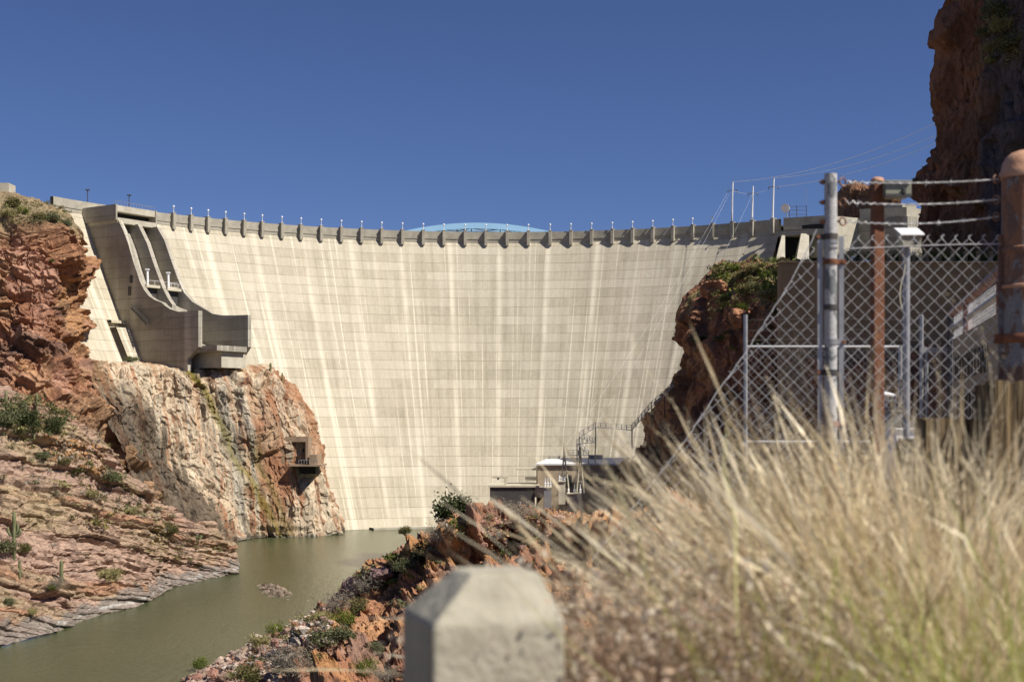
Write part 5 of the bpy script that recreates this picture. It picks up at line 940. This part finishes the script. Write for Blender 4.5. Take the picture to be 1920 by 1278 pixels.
# ================================================================= foreground grass
STRAW = attr_mat('dry_straw', .8, .42, .15)
def blades(name, base, d0, L, wd, col, droop, label, seg=9, seed=1, spike=0., kind='stuff', cat='grass', parent=None):
    r = np.random.default_rng(seed); n = len(base); t = np.linspace(0, 1, seg+1)[None, :, None]; h = d0.copy(); h[:, 2] = 0; h /= np.linalg.norm(h, axis=1, keepdims=True)+1e-6
    side = np.cross(d0, (0, 0, 1.)); side /= np.linalg.norm(side, axis=1, keepdims=True)+1e-6; bow = r.normal(0, .17, (n, 1, 1))
    p = base[:, None]+L[:, None, None]*(d0[:, None]*t+droop[:, None, None]*(h[:, None]*.55-np.array((0, 0, .75)))*t**2.2+side[:, None]*bow*t*t+side[:, None]*np.cumsum(r.normal(0, .008, (n, seg+1, 1)), 1)+np.cumsum(r.normal(0, .007, (n, seg+1, 3)), 1))
    a = r.uniform(0, 2*np.pi, n); wv = np.cross(d0, np.stack([np.cos(a), np.sin(a), a*0], -1)); wv /= np.linalg.norm(wv, axis=1, keepdims=True)+1e-6
    prof = np.interp(t, [0, .5, .85, 1], [1., .8, .5, .12]); W = np.repeat(wd[:, None, None]*prof, 1, 0)
    sp = (r.random(n) < spike)[:, None, None]; W = np.where(sp & (t > .78) & (t < .99), wd[:, None, None]*2.6, W)
    V = np.stack([p-wv[:, None]*W/2, p+wv[:, None]*W/2], 2).reshape(-1, 3); I = np.arange(n)[:, None]*(2*(seg+1))+np.arange(seg)[None]*2; q = np.stack([I, I+1, I+3, I+2], -1).reshape(-1, 4)
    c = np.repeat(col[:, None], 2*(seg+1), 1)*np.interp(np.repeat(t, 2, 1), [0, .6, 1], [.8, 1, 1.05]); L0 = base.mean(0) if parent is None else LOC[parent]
    c = c.reshape(-1, 3)
    if spike > 0:                            # feathery seed heads: small spikelets along the last part of some stems
        pick = np.where(r.random(n) < spike)[0]; m_ = 14; tt = r.uniform(.74, 1.0, (len(pick), m_))*seg; i0 = np.clip(tt.astype(int), 0, seg-1); f = (tt-i0)[..., None]; pc = p[pick]; A0 = np.take_along_axis(pc, i0[..., None], 1); A1 = np.take_along_axis(pc, i0[..., None]+1, 1)
        q0 = (A0*(1-f)+A1*f).reshape(-1, 3); dr = (A1-A0).reshape(-1, 3); dr /= np.linalg.norm(dr, axis=1, keepdims=True)+1e-9; dr = dr+r.normal(0, .5, dr.shape); dr /= np.linalg.norm(dr, axis=1, keepdims=True); b_ = np.cross(dr, r.normal(0, 1, dr.shape)); b_ /= np.linalg.norm(b_, axis=1, keepdims=True)+1e-9
        ln = r.uniform(.006, .013, (len(q0), 1)); W2 = np.stack([q0, q0+dr*ln*.5+b_*.0016, q0+dr*ln, q0+dr*ln*.5-b_*.0016], 1).reshape(-1, 3); q = np.concatenate([q, np.arange(len(W2)).reshape(-1, 4)+len(V)]); V = np.concatenate([V, W2]); c = np.concatenate([c, np.repeat(np.repeat(col[pick], m_, 0)*r.uniform(.9, 1.25, (len(q0), 1)), 4, 0)])
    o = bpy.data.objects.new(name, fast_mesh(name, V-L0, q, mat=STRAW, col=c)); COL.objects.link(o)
    if parent is not None: o.parent = parent; return o
    o.location = L0; return tag(o, label, cat, kind=kind)
def ang(n, mean, sd, ysd, seed):
    r = np.random.default_rng(seed); a = np.radians(np.clip(r.normal(mean, sd, n), -56, 60)); b = np.radians(r.normal(-8, ysd, n)); d = np.stack([np.sin(a)*np.cos(b), np.sin(b), np.cos(a)*np.cos(b)], -1); return d
def pal(n, cols, seed, v=.22): r = np.random.default_rng(seed); return np.array(cols)[r.integers(0, len(cols), n)]*np.exp(r.normal(0, v, (n, 1)))
SC_ = [(.82, .71, .48), (.9, .8, .58), (.68, .57, .37), (.86, .77, .57), (.36, .28, .17), (.74, .65, .47), (.5, .4, .25)]
r = np.random.default_rng(3)
def tussock(name, n, cx, cy, sx, sy, z, mean, sd, L0, Ls, wd, cols, droop, label, seed, spike=.3, pw=1):
    r = np.random.default_rng(seed); b = np.stack([r.normal(cx, sx, n), r.normal(cy, sy, n), z+r.normal(0, .03, n)], -1); rel = (b[:, 0]-cx)/sx
    d = ang(n, mean, sd, 20, seed+1); L = np.clip(r.normal(L0, Ls, n), .25, 2); return blades(name, b, d, L, wd*r.uniform(.6, 1.3, n), pal(n, cols, seed+2), np.abs(r.normal(droop, .16, n)), label, seed=seed+3, spike=spike)
tussock('dry_grass', 5200, 1.09, 3.75, .2, .3, HE-1.05, -15, 15, 1.02, .15, .0029, SC_, .2, 'tall straw coloured dry grass fanning to the left in the foreground', 11, .5)
tussock('leaning_grass', 1500, 1.1, 3.5, .14, .28, HE-1.04, -32, 10, .9, .14, .003, SC_, .22, 'dry grass stems leaning far left over the concrete post', 21, .5)
tussock('stray_stems', 30, 1.12, 3.4, .2, .25, HE-1.08, -32, 16, 1.12, .12, .0036, SC_, .18, 'a few long stray grass stems sticking out above the dry grass', 27, .3)
tussock('right_grass', 4200, 1.5, 3.6, .3, .35, HE-1.2, 0, 24, .74, .18, .003, SC_[:4]+[(.45, .4, .18)], .24, 'dry grass in front of the timbers at the right', 31, .4)
tussock('green_grass', 1250, .88, 2.62, .2, .12, HE-1.02, -2, 17, .66, .2, .005, [(.42, .48, .1), (.5, .52, .16), (.55, .54, .24), (.26, .33, .06)], .16, 'fresh green blades mixed into the lower dry grass', 41, 0)
tussock('short_grass', 4200, 1.06, 3.0, .36, .2, HE-1.12, -12, 32, .58, .14, .003, SC_+[(.5, .46, .22), (.4, .32, .2)], .26, 'shorter tangled dry grass along the bottom edge', 51, .4)
tussock('curling_stems', 320, 1.4, 3.1, .25, .25, HE-1.02, 4, 34, .95, .2, .004, [(.7, .6, .46), (.6, .5, .36)], .45, 'long thin curling stems arching across the timbers', 61, 0)
# brown dried-out bush, lower centre
db = empty('dried_bush', (.26, 2.75, HE-1.1), 'brown dried up bush with withered seed heads beside the concrete post', 'bush')
n = 1500; rr = np.random.default_rng(77); b = np.stack([rr.normal(.3, .075, n), rr.normal(2.72, .09, n), np.full(n, HE-.95)], -1); a_ = np.radians(rr.normal(-4, 24, n)); c_ = np.radians(rr.normal(0, 18, n)); d = np.stack([np.sin(a_), np.sin(c_), np.cos(a_)], -1); d /= np.linalg.norm(d, axis=1, keepdims=True)
blades('stems', b, d, np.clip(rr.normal(.62, .1, n), .3, .8), np.full(n, .0028), pal(n, [(.3, .2, .13), (.38, .27, .18), (.24, .15, .1)], 5), np.abs(rr.normal(.1, .08, n)), '', parent=db, seed=78)
n = 11000; k = rr.integers(0, 1500, n); t = rr.uniform(.45, 1.02, n)[:, None]; p = b[k]+d[k]*np.clip(rr.normal(.6, .1, (n, 1)), .3, .8)*t+rr.normal(0, .02, (n, 3)); a = rr.normal(0, 1, (n, 3)); a /= np.linalg.norm(a, axis=1, keepdims=True); b2 = np.cross(a, rr.normal(0, 1, (n, 3))); b2 /= np.linalg.norm(b2, axis=1, keepdims=True); s_ = rr.uniform(.004, .011, (n, 1))
V = np.stack([p-a*s_, p+b2*s_*.6, p+a*s_, p-b2*s_*.6], 1).reshape(-1, 3)-LOC[db]; o = bpy.data.objects.new('seed_heads', fast_mesh('seed_heads', V, np.arange(4*n).reshape(n, 4), mat=STRAW, col=np.repeat(pal(n, [(.45, .33, .23), (.6, .48, .36), (.32, .21, .14), (.64, .56, .45)], 6), 4, 0))); COL.objects.link(o); o.parent = db
